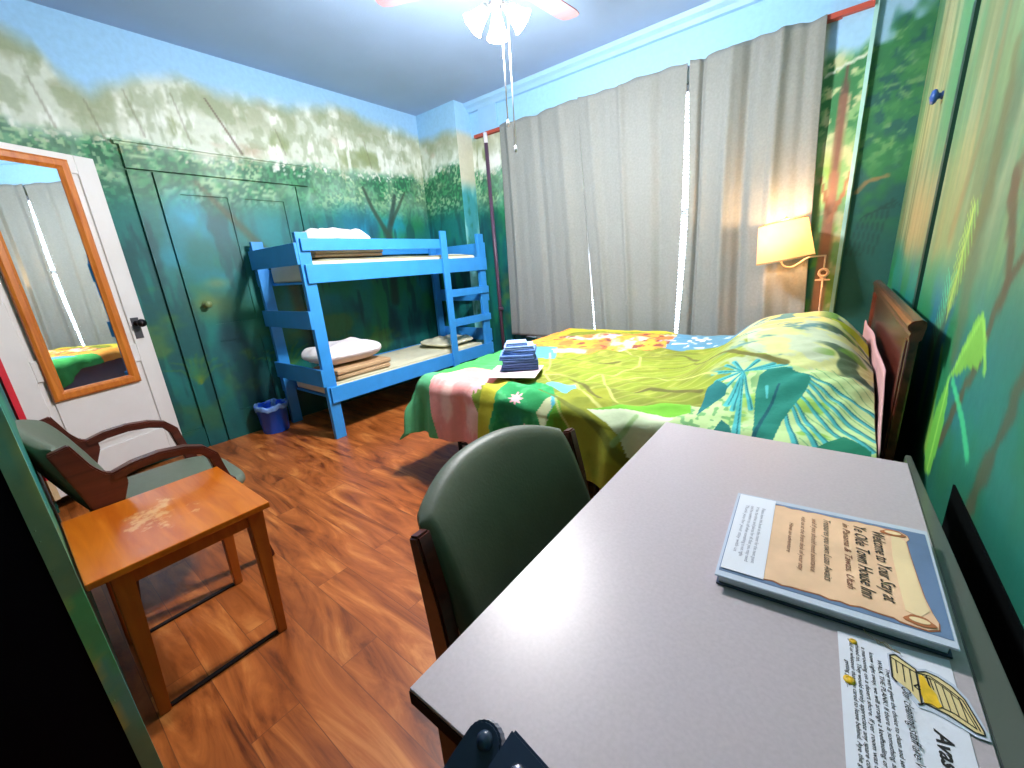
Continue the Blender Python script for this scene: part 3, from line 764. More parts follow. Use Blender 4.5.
# ------------------------------------------------------------------ waste bin
bn = thing('waste_bin', 'small round blue plastic bin beside the bunk bed', 'waste bin', (-3.90,1.365,0))
b = B(); b.lathe([(.0001,.0),(.104,.0),(.106,.004),(.124,.235),(.130,.237),(.130,.255),(.125,.255),(.119,.235),(.100,.012),(.0001,.012)], (-3.90,1.365,0), n=36); b.make('bin_body', M_bin, bn)
b = B()
def ln(s,t):
    a = s*2*PI; r = [.115,.122,.130,.135,.132][int(round(t*4))]; z = [.17,.25,.262,.242,.215][int(round(t*4))]
    r += .003*math.sin(a*9+t*3); z += .008*math.sin(a*5+1)+.004*math.sin(a*13)
    return (-3.90+r*math.cos(a), 1.365+r*math.sin(a), z)
b.grid(ln, 60, 5, closeu=True)
b.tube([(-3.92,1.38,.15),(-3.93,1.39,.24),(-3.925,1.395,.29)], [.02,.014,.004], 8)
b.make('bin_liner', M_liner, bn)

# ------------------------------------------------------------------ chairs (local: faces +Y, base at back centre)
def make_chair(label, arms=True):
    ch = thing('upholstered_armchair', label, 'chair', (0,0,0), 'green padded armchairs')
    b = B()                                            # back pad: curved, rounded
    def fb(s, t):
        u = s*2*PI; x0 = 2*t-1
        top = .862-.062*abs(x0)**2.4; bot = .42
        hh = (top-bot)/2; zc = (top+bot)/2
        e = lambda q, k: math.copysign(abs(q)**k, q)
        end = max(0.02, (1-abs(x0)**30)**.5)
        z = zc + hh*e(math.sin(u), .42)
        th = .036*end*(1.0+.25*(1-((z-zc)/hh)**2))
        y = th*e(math.cos(u), .6)
        lean = .10 - (z-.43)*.36
        curve = .05*x0*x0
        return (x0*.284, lean+curve+y, z)
    b.grid(lambda s,t: fb(s,t), 40, 36, closeu=True); b.make('backrest', M_green_fab, ch)
    b = B()                                            # seat cushion
    def fs(s, t):
        u = s*2*PI; v = (t-.5)*PI; e = lambda q, k: math.copysign(abs(q)**k, q)
        cu, su, cv, sv = math.cos(u), math.sin(u), math.cos(v), math.sin(v)
        x = e(cv,.5)*e(cu,.5); y = e(cv,.5)*e(su,.5); z = e(sv,.7)
        return (x*.272, .325+y*.262, .415+z*.045 - (.02*max(0,y)**3))
    b.grid(fs, 48, 22, closeu=True); b.make('seat', M_green_fab, ch)
    for s in (-1, 1):
        x = s*.300
        prof = [(.045,0),(.095,0),(.14,.40),(.15,.52),(.20,.66),(.16,.675),(.10,.66),(.035,.84),(-.015,.835),(.04,.60),(.055,.42),(.05,.2)]
        prof = [(.02,0),(.065,0),(.12,.36),(.125,.50),(.17,.61),(.17,.65),(.12,.672),(.095,.71),(.060,.806),(.0,.79),(.04,.62),(.07,.45),(.05,.2)]
        if not arms: prof = [(.0,0),(.045,0),(.10,.40),(.105,.52),(.085,.66),(.05,.80),(.02,.79),(.035,.62),(.05,.45),(.04,.2)]
        b = B(); b.prism([(x-.018,y,z) for y,z in prof], (.036,0,0), .005); b.make('back_upright', M_darkwood, ch)
        b = B()
        path = [(.13,.645),(.20,.665),(.28,.672),(.36,.662),(.415,.64),(.445,.60),(.455,.54),(.47,.46)]
        n = len(path); vs = []
        for i,(y,z) in enumerate(path):
            a_ = path[max(0,i-1)]; c_ = path[min(n-1,i+1)]; d = Vector((0,c_[0]-a_[0],c_[1]-a_[1])).normalized(); nn = Vector((0,-d.z,d.y))
            h = .017 if i < 5 else .02; w = .026 if 0<i<6 else .021
            for p_, q_ in ((-1,-1),(1,-1),(1,1),(-1,1)): vs.append(Vector((x,y,z))+Vector((p_*w,0,0))+nn*q_*h)
        fs_ = [(3,2,1,0),tuple(4*(n-1)+k for k in range(4))]+[(4*i+k,4*i+(k+1)%4,4*i+4+(k+1)%4,4*i+4+k) for i in range(n-1) for k in range(4)]
        _, fc = b._add(vs, fs_); bmesh.ops.recalc_face_normals(b.bm, faces=b.bm.faces)
        es = [e for e in b.bm.edges if len(e.link_faces)==2 and e.calc_face_angle(0) > .8]
        bmesh.ops.bevel(b.bm, geom=es, offset=.006, segments=2, affect='EDGES')
        if arms: b.make('armrest', M_darkwood, ch)
        else: b.bm.free()
        b = B(); b.bar((x,.475 if arms else .50,.47 if arms else .40),(x,.555,.0),.04,.05,.004,up=(0,1,0),w1=.032,h1=.032); b.make('front_leg', M_darkwood, ch)
        b = B(); b.bar((x,.08,.40),(x,.49,.385),.03,.05,.004); b.make('side_rail', M_darkwood, ch)
    b = B(); b.box((-.27,.475,.345),(.27,.50,.40),.004); b.make('front_rail', M_darkwood, ch)
    b = B(); b.box((-.27,.075,.36),(.27,.10,.41),.004); b.make('rear_rail', M_darkwood, ch)
    return ch
ch1 = make_chair('green padded wooden armchair beside the small side table, back to the wall')
ch2 = make_chair('armless green padded chair pushed under the taupe desk', False); del ch1['group']; del ch2['group']; ch2.name = 'upholstered_desk_chair'
ch1.location = (-2.358,.0,0)
ch2.location = (-.640,.72,0); ch2.rotation_euler = (0,0,-PI/2)

# ------------------------------------------------------------------ side table
st = thing('side_table', 'small honey-coloured wooden side table with worn scuffed top', 'table', (-1.78,.2,0))
b = B(); b.box((-2.034,-.028,.530),(-1.505,.445,.552),.004); b.make('tabletop', M_tablewood, st)

b = B()
b.box((-1.99,.03,.465),(-1.565,.045,.530)); b.box((-1.99,.407,.465),(-1.565,.422,.530)); b.box((-2.0,.045,.465),(-1.985,.407,.53)); b.box((-1.575,.045,.465),(-1.56,.407,.53)); b.make('apron', M_tableleg, st)
for x, y, xf, yf in ((-1.575,.045,-1.545,.02),(-1.575,.407,-1.545,.385),(-1.985,.045,-1.99,.02),(-1.985,.407,-1.99,.385)):
    b = B(); b.bar((x,y,.529),(xf,yf,0),.052,.052,.003,up=(0,1,0),w1=.03,h1=.03); b.make('leg', M_tableleg, st)

for x in (-1.548,-1.99):  # thin dark strips on the floor between each pair of table feet
    b = B(); b.box((x-.008,.035,.001),(x+.008,.37,.010),.002); b.make('floor_strip', M_steel, st)

# ------------------------------------------------------------------ double bed
bed = thing('double_bed', 'low black metal frame carrying the double bed', 'bed frame', (-.9,2.5,0))
b = B()
for y in (1.70,3.38): b.bar((-1.92,y,.235),(.195,y,.235),.03,.035)
for x in (-1.9,-.85,.15): b.bar((x,1.70,.235),(x,3.38,.235),.03,.035)
b.make('frame_rails', M_steel, bed)
for x in (-1.84,-.85,.1):
    for y in (1.70,3.38):
        b = B(); b.tube([(x,y,0),(x,y,.235)], .014, 10); b.make('leg', M_steel, bed)
b = B(); b.tube([(-1.84,1.70,.19),(-1.55,1.72,.225)], .009, 8); b.make('brace', M_steel, bed)
b = B(); b.box((-1.95,1.68,.255),(.125,3.42,.62),.05,seg=4); tag(b.make('mattress', M_matt), 'thick grey mattress of the double bed, under the jungle duvet', 'mattress')
ZT = .665
def hump(x, y):
    a = math.exp(-((x+.13)/.26)**4) * (ss(1.70,2.15,np.array(y))*ss(3.46,3.15,np.array(y)))
    c = .05*math.exp(-((x+.05)/.25)**2)*math.exp(-((y-2.55)/.3)**2)
    return float(a)*.205 + c
X0, Y0, XE_, YE_ = -1.99, 1.64, .172, 3.46
# duvet
pmin, pmax, qmin, qmax = X0-.40, XE_, Y0-.41, YE_+.34
NP, NQ = 520, 460
pp_, qq_ = np.meshgrid(np.concatenate([np.linspace(pmin,-.5,NP-240)[:-1],np.linspace(-.5,pmax,241)]), np.concatenate([np.linspace(qmin,1.42,60)[:-1],np.linspace(1.42,2.12,221)[:-1],np.linspace(2.12,qmax,NQ-279)]))
def duvet_pos(p, q):
    dx = np.maximum(0, X0-p)*(.45+.55*ss(2.5,1.9,q)); dy = np.maximum(0, Y0-q); dy2 = np.maximum(0, q-YE_)
    d = (dx**4+dy**4+dy2**4)**.25
    cor = 2*np.minimum(dx,dy)/(dx+dy+1e-6); corf = 2*np.minimum(dx,dy2)/(dx+dy2+1e-6)
    d = d*(1-.0*cor)
    # rounded shoulder then a hang that leans out a little
    r = .09
    out = np.where(d < r*1.57, r*np.sin(np.minimum(d/r,1.57)), r + (d-r*1.57)*(.14+.35*cor**2+.2*corf))
    dz = np.where(d < r*1.57, r*(1-np.cos(np.minimum(d/r,1.57))), r+(d-r*1.57)*.99)
    ux = np.where(d > 0, -dx, 0); uy = np.where(d > 0, dy2-dy, 0); L = np.hypot(ux,uy)+1e-9
    ux, uy = ux/L, uy/L
    cx = np.maximum(p, X0)+(0*p); cy = np.clip(q, Y0, YE_)
    x = cx + ux*(out-r*.0) ; y = cy + uy*out
    # pull the shoulder in so the hang starts at the mattress edge
    # folds in the hang
    along = np.where(dx > np.maximum(dy,dy2), q, p)
    fold = .022*np.sin(along*17+1.0)+.012*np.sin(along*37+2)
    k = ss(.05,.3,d)
    x = x+ux*fold*k; y = y+uy*fold*k
    a = 1.08*np.exp(-((x+.15)/.34)**4)*ss(1.66,2.2,y)*ss(3.52,3.1,y)
    side = np.exp(-((x+.10)/.28)**4)*ss(1.58,1.9,y)*ss(3.3,2.6,y)
    z = ZT - dz + .175*a + .045*side + .05*np.exp(-((x+.02)/.22)**2)*np.exp(-((y-2.6)/.35)**2)
    top = 1-ss(0,.15,d)
    w = .018*(fbm(p*3.1+.3*q, q*3.4, 5)-.5) + .016*(fbm(p*2+q*2.5, q*9-p*3, 6, 3)-.5)
    w2 = .010*np.sin((q*1.0+p*.32)*40+3*vn(p*2,q*2,8))*ss(.5,.75,vn(p*1.7,q*2.1,9))
    z = z + (w*1.9+w2)*(.35+.65*top)
    # draw lines radiating from the pillows
    w2 = w2 + .035*(fbm(p*5-q*3, q*13+p*4, 77, 3)-.5)*ss(-.45,-.1,p)
    rad = .0035*np.sin(np.arctan2(q-2.15, p-.25)*30)*np.exp(-((p+.2)/.35)**2)*ss(2.4,1.9,q)
    z = z + rad
    return x, y, z
PAINT_DUVET = []   # filled below
#DUVET_PAINT_BEGIN
def paint_duvet(p, q):
    c = P(p, q, (138,154,50))
    n1 = fbm(p*6, q*9, 201); n2 = fbm(p*14, q*11, 202)
    LIME = (206,208,52); OLIVE = (96,92,44); PALE = (190,192,112)
    c.mix((116,124,44), ss(.48,.72,n1)*.8); c.mix((170,172,80), ss(.55,.75,n2)*.6)
    c.mix((124,126,48), ss(.5,.8,fbm(p*3+q*2,q*30-p*16,231))*.7)
    # veins of the big leaves
    vv = np.abs(np.sin((q*1.0-p*.55)*52)); c.mix(PALE, ss(.90,1.0,vv)*.35)
    c.mix((84,160,100), ss(-1.4,-1.9,p)*ss(1.7,1.5,q))
    # hidden far and foot sides
    c.mix((84,166,110), ss(-1.83,-1.90,p)*ss(2.35,2.25,q)); c.mix((240,160,70), ss(-1.83,-1.90,p)*ss(2.45,2.55,q))
    # green corner, meadow
    c.poly([(-3,1.0),(-1.86,1.0),(-1.80,1.23),(-1.839,1.324),(-1.893,1.48),(-1.93,1.7),(-3,1.9)], (92,172,120))
    c.poly([(-3,1.7),(-1.93,1.7),(-1.80,1.871),(-1.854,2.23),(-1.9,2.7),(-3,2.8)], (70,168,84))
    c.poly([(-1.8,1.871),(-1.854,2.23),(-1.637,2.003),(-1.559,1.871),(-1.582,1.777)], (76,176,92))
    c.poly([(-1.893,1.48),(-1.839,1.324),(-1.80,1.20),(-1.567,1.0),(-1.365,1.0),(-1.365,1.23),(-1.388,1.324),(-1.481,1.433),(-1.544,1.535),(-1.50,1.70),(-1.559,1.871),(-1.8,1.871),(-1.93,1.70)], (232,152,148))
    inp = P(p, q, (0,0,0))
    pk = (p < -1.36)*(p > -1.93)*(q < 1.88)
    c.mix((246,206,196), ss(.5,.7,fbm(p*12,q*5,203))*pk*ss(150,190,c.c[...,0])*ss(170,140,c.c[...,1]*0+c.c[...,1]*.9)*.7)
    c.poly([(-1.388,1.699),(-1.373,1.527),(-1.396,1.386),(-1.39,1.0),(-.90,1.0),(-1.0,1.42),(-.938,1.464),(-.984,1.566),(-1.1,1.72),(-1.264,1.785)], (44,150,86))
    md = (p > -1.42)*(p < -.9)*(c.c[...,0] < 60)*(q < 1.8)
    c.mix((92,190,120), ss(.5,.68,fbm(p*18,q*16,204))*md*.7); c.mix((30,120,110), ss(.5,.7,fbm(p*8,q*6,205))*md*ss(1.6,1.4,q)*.8)
    c.poly([(-1.481,1.652),(-1.481,1.496),(-1.489,1.371),(-1.46,1.0),(-1.36,1.0),(-1.38,1.261),(-1.396,1.386),(-1.373,1.527),(-1.388,1.699),(-1.42,1.78)], (190,184,56))
    for x, y, r in ((-1.248,1.574,.035),(-1.163,1.402,.034),(-1.53,1.60,.04),(-1.12,1.30,.03)):
        an = np.arctan2(q-y, p-x); rr = np.hypot(p-x, q-y); c.mix((248,182,192), rr < r*(1+.3*np.sin(an*8)))
    c.poly([(-1.054,1.433),(-1.101,1.519),(-1.064,1.582),(-1.031,1.613),(-1.008,1.558),(-1.031,1.519),(-1.02,1.433)], (206,214,166))
    c.poly([(-1.054,1.40),(-1.008,1.558),(-.992,1.605),(-.925,1.47),(-.9,1.3),(-1.04,1.2)], (98,164,48))
    c.poly([(-1.171,1.753),(-1.039,1.839),(-.907,1.66),(-1.031,1.691)], (112,196,206))
    c.poly([(-1.054,1.628),(-1.031,1.650),(-1.0,1.574),(-1.015,1.548)], (86,176,196))
    # front leaf falling over the side
    c.poly([(-1.03,1.62),(-.99,1.60),(-.92,1.47),(-.86,1.0),(-.50,1.0),(-.56,1.43),(-.66,1.52),(-.72,1.61),(-.84,1.83),(-.95,1.80)], (146,152,48))
    lf = (p > -1.0)*(p < -.5)*(q < 1.66)
    c.mix((116,126,34), lf*ss(.45,.75,fbm(p*9,q*7,206))*.8)
    c.line([(-1.16,1.68),(-1.023,1.621),(-.837,1.542),(-.728,1.464),(-.62,1.36)], .022, .045, (104,112,40), .9)
    c.line([(-1.015,1.60),(-.922,1.472),(-.821,1.261)], .012, .012, PALE, .9); c.line([(-1.046,1.855),(-.90,1.70),(-.821,1.628),(-.697,1.55),(-.557,1.464)], .014, .012, PALE, .9)
    # far side: yellow ground, tiger, water
    c.poly([(-1.95,3.1),(-1.87,3.22),(-1.68,3.34),(-1.3,3.40),(-.6,3.5),(-.6,3.9),(-2.0,3.9)], (206,192,60))
    c.poly([(-1.95,2.60),(-1.66,2.68),(-1.46,2.32),(-1.64,2.33),(-1.98,2.5)], (92,160,180))
    tg = [(-1.95,2.68),(-1.90,3.05),(-1.72,3.16),(-1.5,3.30),(-.95,3.42),(-.93,3.128),(-.88,2.80),(-1.1,2.70),(-1.248,2.589),(-1.388,2.48),(-1.56,2.52),(-1.66,2.68)]
    c.poly(tg, (250,164,64))
    m = P(p, q, (0,0,0)); m.poly(tg, (1,1,1)); tm = m.c[...,0]
    c.mix((255,222,196), tm*ss(.52,.66,fbm(p*7,q*5,207))*.85); c.mix((234,110,66), tm*ss(.54,.7,fbm(p*9+5,q*6,208))*.7)
    c.mix((120,70,66), tm*ss(.68,.75,vn(p*16+q*9,q*30-p*14,209))*ss(2.6,2.8,q)*.9)
    c.mix((210,190,236), tm*ss(.62,.7,fbm(p*12,q*12,210))*ss(2.9,3.1,q)*.8)
    c.poly([(-1.629,2.59),(-1.551,2.72),(-1.365,2.60),(-1.346,2.47),(-1.582,2.50)], (255,196,150)); c.line([(-1.62,2.56),(-1.5,2.57),(-1.36,2.52)], .03, .012, (250,240,236), .9)
    c.line([(-1.58,2.66),(-1.45,2.62),(-1.36,2.57)], .02, .01, (250,240,236), .9)
    c.poly([(-1.02,3.9),(-.93,3.128),(-.88,2.80),(-.80,2.80),(-.728,2.855),(-.604,2.894),(-.50,2.87),(-.40,2.72),(-.30,2.9),(-.35,3.9)], (92,146,176))
    c.mix((236,240,244), (p > -.95)*(p < -.5)*ss(.66,.72,vn(p*26,q*20,211))*ss(2.85,2.95,q)*ss(3.6,3.2,q))
    # pillow end: cream and sage with shaded painted grass
    c.poly([(-.50,2.86),(-.40,2.60),(-.33,2.43),(-.278,2.10),(-.05,1.95),(.3,1.93),(.3,3.9),(-.36,3.9),(-.33,2.95)], (200,206,140))
    pe = (p > -.5)*(q > 1.93)*ss(-.45,-.3,p)
    c.mix((236,204,120), pe*ss(2.25,2.5,q)*ss(.05,-.05,p))
    c.mix((176,190,170), pe*ss(.5,.62,fbm(p*10+q*5,q*12,212))*.8)
    c.mix((70,120,130), pe*ss(.60,.70,fbm(p*7+q*9,q*15-p*6,213))*.75)
    c.mix((52,78,60), pe*ss(.60,.72,vn(p*12,q*22+p*8,214))*ss(-.06,.04,p)*.8)
    c.mix((110,160,60), pe*ss(.60,.72,vn(p*9,q*26,215))*ss(-.06,.04,p)*.7)
    c.poly([(.0,2.62),(.3,2.62),(.3,2.40),(.06,2.46)], (176,190,40))
    # near right: pale green ground with palm
    c.poly([(-.66,1.61),(-.62,1.665),(-.45,1.73),(-.36,1.72),(-.33,1.88),(-.29,1.98),(-.2,2.0),(-.05,1.97),(.3,1.95),(.3,1.0),(-.50,1.0),(-.56,1.45)], (186,214,150))
    rg = (p > -.55)*(q < 1.95)*ss(120,160,c.c[...,2])
    c.mix((128,176,64), rg*ss(.55,.65,fbm(p*8,q*14,216))*ss(-.3,-.2,p)*.9)
    c.mix((84,150,90), rg*ss(.60,.66,vn(p*60,q*60,217))*ss(-.5,-.4,p)*ss(-.15,-.25,p)*.8)
    c.poly([(-.84,1.585),(-.72,1.612),(-.64,1.667),(-.425,1.746),(-.40,1.66),(-.449,1.613),(-.681,1.585)], (110,178,50))
    c.poly([(-.84,1.583),(-.70,1.597),(-.52,1.615),(-.45,1.60),(-.50,1.50),(-.56,1.40),(-.62,1.38),(-.66,1.48),(-.72,1.53)], (214,230,190))
    c.line([(-.60,1.58),(-.64,1.50),(-.68,1.44)], .02,.03,(150,190,120),.8)
    T1 = (70,172,178); T2 = (24,110,116)
    C0 = (-.262,1.933)
    for x, y, w in ((-.385,1.955,.02),(-.355,1.90,.03),(-.32,1.83,.02),(-.285,1.75,.03),(-.26,1.72,.02),(-.222,1.58,.03),(-.20,1.74,.02),(-.12,1.985,.025),(-.10,1.96,.02),(-.16,1.99,.02),(-.22,2.0,.02),(-.31,1.99,.02),(-.34,1.98,.015)):
        c.line([C0, (x,y)], .006, w, T1, .95, .2); c.line([C0, ((x+C0[0])/2+.003,(y+C0[1])/2),(x+.004,y)], .003, .006, T2, .9, .2)
    for (x0,y0),(x1,y1) in (((-.10,1.78),(-.035,1.56)),((-.085,1.80),(.03,1.56)),((-.07,1.80),(.05,1.60)),((-.05,1.83),(.13,1.58)),((-.035,1.86),(.16,1.60)),((-.035,1.89),(.17,1.66)),((-.04,1.91),(.17,1.74)),((-.05,1.93),(.17,1.82))):
        c.line([(x0,y0),(x1,y1)], .008, .018, T1, .95, .2); c.line([(x0+.006,y0),(x1+.010,y1)], .004, .007, T2, .9, .2)
    c.mix((60,140,90), (p > -.03)*(q < 1.98)*ss(.90,1.0,np.sin((q*1.2+p*1.1)*110))*.7)
    c.poly([(-.20,1.902),(-.175,1.945),(-.122,1.968),(-.052,1.945),(-.025,1.91),(-.033,1.863),(-.064,1.777),(-.091,1.699),(-.105,1.58),(-.17,1.57),(-.176,1.667),(-.19,1.761),(-.2,1.839)], (36,128,112))
    c.line([(-.125,1.87),(-.135,1.78),(-.155,1.68),(-.165,1.58)], .008, .014, (18,84,96), .95, .2)
    c.line([(-.165,1.86),(-.155,1.80)], .012,.006,(96,196,200),.8)
    c.poly([(.02,1.585),(.09,1.665),(.16,1.60),(.16,1.54),(.05,1.54)], (30,120,92))
    c.poly([(-.375,1.64),(-.385,1.86),(-.36,1.91),(-.305,1.85),(-.305,1.81),(-.34,1.76)], (26,112,112))
    c.poly([(-.30,1.56),(-.285,1.652),(-.254,1.628),(-.235,1.58)], (24,108,100))
    # leaf drawing on top
    for pts in (((-1.116,1.91),(-.953,1.816),(-.814,1.675)),((-.82,1.80),(-.73,1.85),(-.65,1.894),(-.41,1.831)),((-1.45,2.324),(-1.186,2.30),(-1.008,2.347)),((-.736,2.285),(-.573,2.386),(-.45,2.2),(-.30,2.06),(-.12,2.0)),((-.9,2.62),(-.7,2.66),(-.55,2.45))):
        c.line(list(pts), .008, .03, OLIVE, .85, .3)
    for pts in (((-.977,2.05),(-.845,1.831),(-.72,1.66)),((-1.613,2.495),(-1.388,2.144),(-1.318,1.956),(-1.101,1.941),(-.914,2.128),(-.852,2.277),(-.93,2.511),(-1.109,2.69)),((-.92,2.05),(-.70,2.12),(-.5,2.02),(-.371,1.949)),((-1.3,1.95),(-1.12,1.78),(-1.04,1.84))):
        c.line(list(pts), .012, .012, PALE, .9, .3)
    return c.c
#DUVET_PAINT_END
def make_duvet():
    x, y, z = duvet_pos(pp_, qq_)
    vs = np.stack([x,y,z],-1).reshape(-1,3)
    idx = np.arange(NP*NQ).reshape(NQ,NP)
    fs = np.stack([idx[:-1,:-1],idx[:-1,1:],idx[1:,1:],idx[1:,:-1]],-1).reshape(-1,4)
    me = bpy.data.meshes.new('duvet'); me.from_pydata(vs.tolist(), [], fs.tolist())
    for po in me.polygons: po.use_smooth = True
    col = lin(np.clip(paint_duvet(pp_, qq_),0,255)).reshape(-1,3)
    a = me.color_attributes.new('paint','FLOAT_COLOR','POINT')
    a.data.foreach_set('color', np.hstack([col, np.ones((len(col),1))]).ravel())
    me.materials.append(mat('jungle_print_cotton', rough=.8, attr='paint', noise=.04, nscale=30, bump=.15, bscale=60, spec=.25))
    o = bpy.data.objects.new('duvet', me); C.objects.link(o); ORG['duvet'] = Vector((0,0,0))
    s_ = o.modifiers.new('thickness','SOLIDIFY'); s_.thickness = .012; s_.offset = -1
    return tag(o, 'jungle-printed duvet with lime leaves, orange tiger and teal palm fan on the double bed', 'duvet')
make_duvet()
b = B(); cushion(b, (-.10,2.32,.705), .46,.66,.13, pw=3.4, flat=.4, seed=4); tag(b.make('pillow', M_pink), 'pink bed pillow under the duvet, nearer the desk', 'pillow', 'pillows under the jungle duvet')
b = B(); cushion(b, (-.10,3.03,.705), .46,.62,.13, pw=3.4, flat=.4, seed=5); tag(b.make('pillow', M_pink), 'pink bed pillow under the duvet, nearer the bed lamp', 'pillow', 'pillows under the jungle duvet')
# pink sheet hanging at the headboard end
b = B()
def sh(s,t):
    y = 1.60+s*1.75; top = .80+.04*math.sin(s*PI)+.02 if s>.18 else .66+.16*s/.18
    z = .25+(top-.25)*t
    return (.184+.012*(1-t)+.004*math.sin(y*9+t*3), y, z)
b.grid(sh, 60, 20); o = b.make('bed_sheet', M_pink); o.modifiers.new('thickness','SOLIDIFY').thickness=.004
tag(o, 'dusty pink sheet showing between duvet and headboard', 'bed sheet')

# headboard
hb = thing('headboard', 'dark polished wooden headboard with moulded top rail against the right wall', 'headboard', (.235,2.62,0))
HY0, HY1 = 1.78, 3.50
b = B(); b.box((.220,HY0+.06,.25),(.232,HY1-.06,.985)); b.make('panel', M_headwood, hb)
for y in (HY0, HY1-.07):
    b = B(); b.box((.212,y,0),(.238,y+.07,1.0),.005); b.box((.207,y+.012,.05),(.214,y+.058,.98),.002); b.make('post', M_headwood, hb)
b = B()
prof = [(.210,.985),(.208,1.0),(.211,1.01),(.203,1.02),(.200,1.032),(.207,1.043),(.213,1.048),(.232,1.052),(.242,1.045),(.244,1.03),(.240,1.0),(.238,.985)]
b.prism([(x,HY0-.03,z) for x,z in prof], (0,HY1-HY0+.06,0)); b.make('top_rail', M_headwood, hb)

# folded towels on a sheet of paper
zt = .690
pr = B(); pr.box((-.15,-.13,0),(.15,.15,.0012), M=Matrix.Translation((-1.44,1.83,.693)) @ Matrix.Rotation(.40,4,'Z')); tag(pr.make('paper_sheet', mat('pinkish_paper',(232,206,214),.7)), 'pale pink paper sheet under the stack of blue towels', 'paper')
tw = [(.225,.21,.034,0,'thick slate blue towel, lowest of the folded stack on the bed'),(.215,.20,.030,0,'slate blue folded towel second from the bottom of the stack'),(.21,.20,.030,1,'mid blue folded towel in the middle of the stack on the bed'),(.20,.18,.026,1,'mid blue folded towel just below the top pale ones'),(.18,.16,.022,2,'pale blue folded hand towel second from the top of the stack'),(.13,.12,.020,2,'small pale blue washcloth on top of the towel stack')]
z = .6975
for k,(sx_,sy_,h,mi,lb) in enumerate(tw):
    T = Matrix.Translation((-1.475+.008*math.sin(k*2.3),1.93+.008*math.cos(k*1.9),z)) @ Matrix.Rotation(.62+.07*math.sin(k*1.7),4,'Z')
    t = thing('folded_towel', lb, 'towel', (-1.475,1.93,z), 'folded blue towels on the bed')
    b = B(); b.box((-sx_/2,-sy_/2,.001),(sx_/2,sy_/2,h*.5-.0006),h*.22,M=T,seg=3); b.make('lower_fold', M_towels[mi], t)
    b = B(); b.box((-sx_/2+.004,-sy_/2+.002,h*.5+.0006),(sx_/2-.002,sy_/2-.004,h-.0005),h*.22,M=T,seg=3); b.make('upper_fold', M_towels[mi], t)
    z += h

# ------------------------------------------------------------------ bed lamp
lp = thing('swing_arm_lamp', 'cream swing-arm wall lamp with a lit cream linen shade beside the curtain', 'lamp', (-.06,YW-.03,.8))
SC = Vector((-.315,3.60,0))
SA = Vector((-.15,0,1)).normalized(); SB = SC+Vector((.20,0,0))
b = B(); b.lathe([(.176,1.212),(.146,1.478)], SB, SA, n=48); o = b.make('lamp_shade', M_shade, lp); o.modifiers.new('thickness','SOLIDIFY').thickness=.0015
b = B(); b.lathe([(.1765,1.212),(.1775,1.217),(.176,1.222)], SB, SA, n=48); b.make('shade_lower_trim', mat('tan_trim_tape',(190,150,100),.6), lp)
b = B(); b.lathe([(.1465,1.470),(.147,1.476),(.145,1.479)], SB, SA, n=48)
b.tube([SC+Vector((-.14,0,1.454)),SC+Vector((.14,0,1.498))], .002, 6); b.tube([SC+Vector((0,-.145,1.476)),SC+Vector((0,.145,1.476))], .002, 6)
b.lathe([(.0001,1.473),(.008,1.476),(.008,1.49),(.0001,1.497)], SC, n=12); b.make('shade_trim', mat('tan_trim',(190,150,100),.6), lp)
b = B(); b.tube([SC+Vector((0,0,1.20)),SC+Vector((0,0,1.474))], .006, 8); b.tube([SC+Vector((0,0,1.25)),SC+Vector((0,0,1.30))], .016, 12); sk = b.make('socket', M_lampwhite, lp)
b = B(); b.lathe([(.0001,1.302),(.014,1.304),(.026,1.34),(.03,1.36),(.024,1.385),(.0001,1.395)], SC, n=20); b.make('bulb', shade_mat('warm_bulb',(255,240,210),(255,200,120),6.0,.2), sk)
b = B()
pts = []
ctl = [(-.315,3.60,1.22),(-.312,3.60,1.18),(-.29,3.61,1.155),(-.25,3.63,1.150),(-.21,3.66,1.175),(-.17,3.70,1.205),(-.12,3.75,1.212),(-.068,3.80,1.213)]
for i in range(len(ctl)-1):
    for k in range(4):
        t=k/4.; a0=Vector(ctl[max(0,i-1)]); a1=Vector(ctl[i]); a2=Vector(ctl[i+1]); a3=Vector(ctl[min(len(ctl)-1,i+2)])
        pts.append(.5*((2*a1)+(-a0+a2)*t+(2*a0-5*a1+4*a2-a3)*t*t+(-a0+3*a1-3*a2+a3)*t**3))
pts.append(Vector(ctl[-1])); b.tube(pts, .0055, 8); b.make('swing_arm', M_lampwhite, lp)
b = B(); b.tube([(-.068,3.80,1.217),(-.068,3.80,1.12)], .0055, 8)
b.tube([(-.066,3.80,1.045),(-.058,3.80,.70)], .0055, 8); b.make('upright', M_lampwhite, lp)
b = B()
b.tube([(-.067+.026*math.cos(a*PI/10),3.80,1.092+.026*math.sin(a*PI/10)) for a in range(21)], .009, 8)
b.box((-.112,3.794,1.036),(-.022,3.806,1.046),.002); b.tube([(-.067,3.80,1.066),(-.067,3.80,1.04)],.006,8)
b.box((-.085,3.80,1.05),(-.05,YW-.026,1.075)); b.make('mount', M_lampwhite, lp)

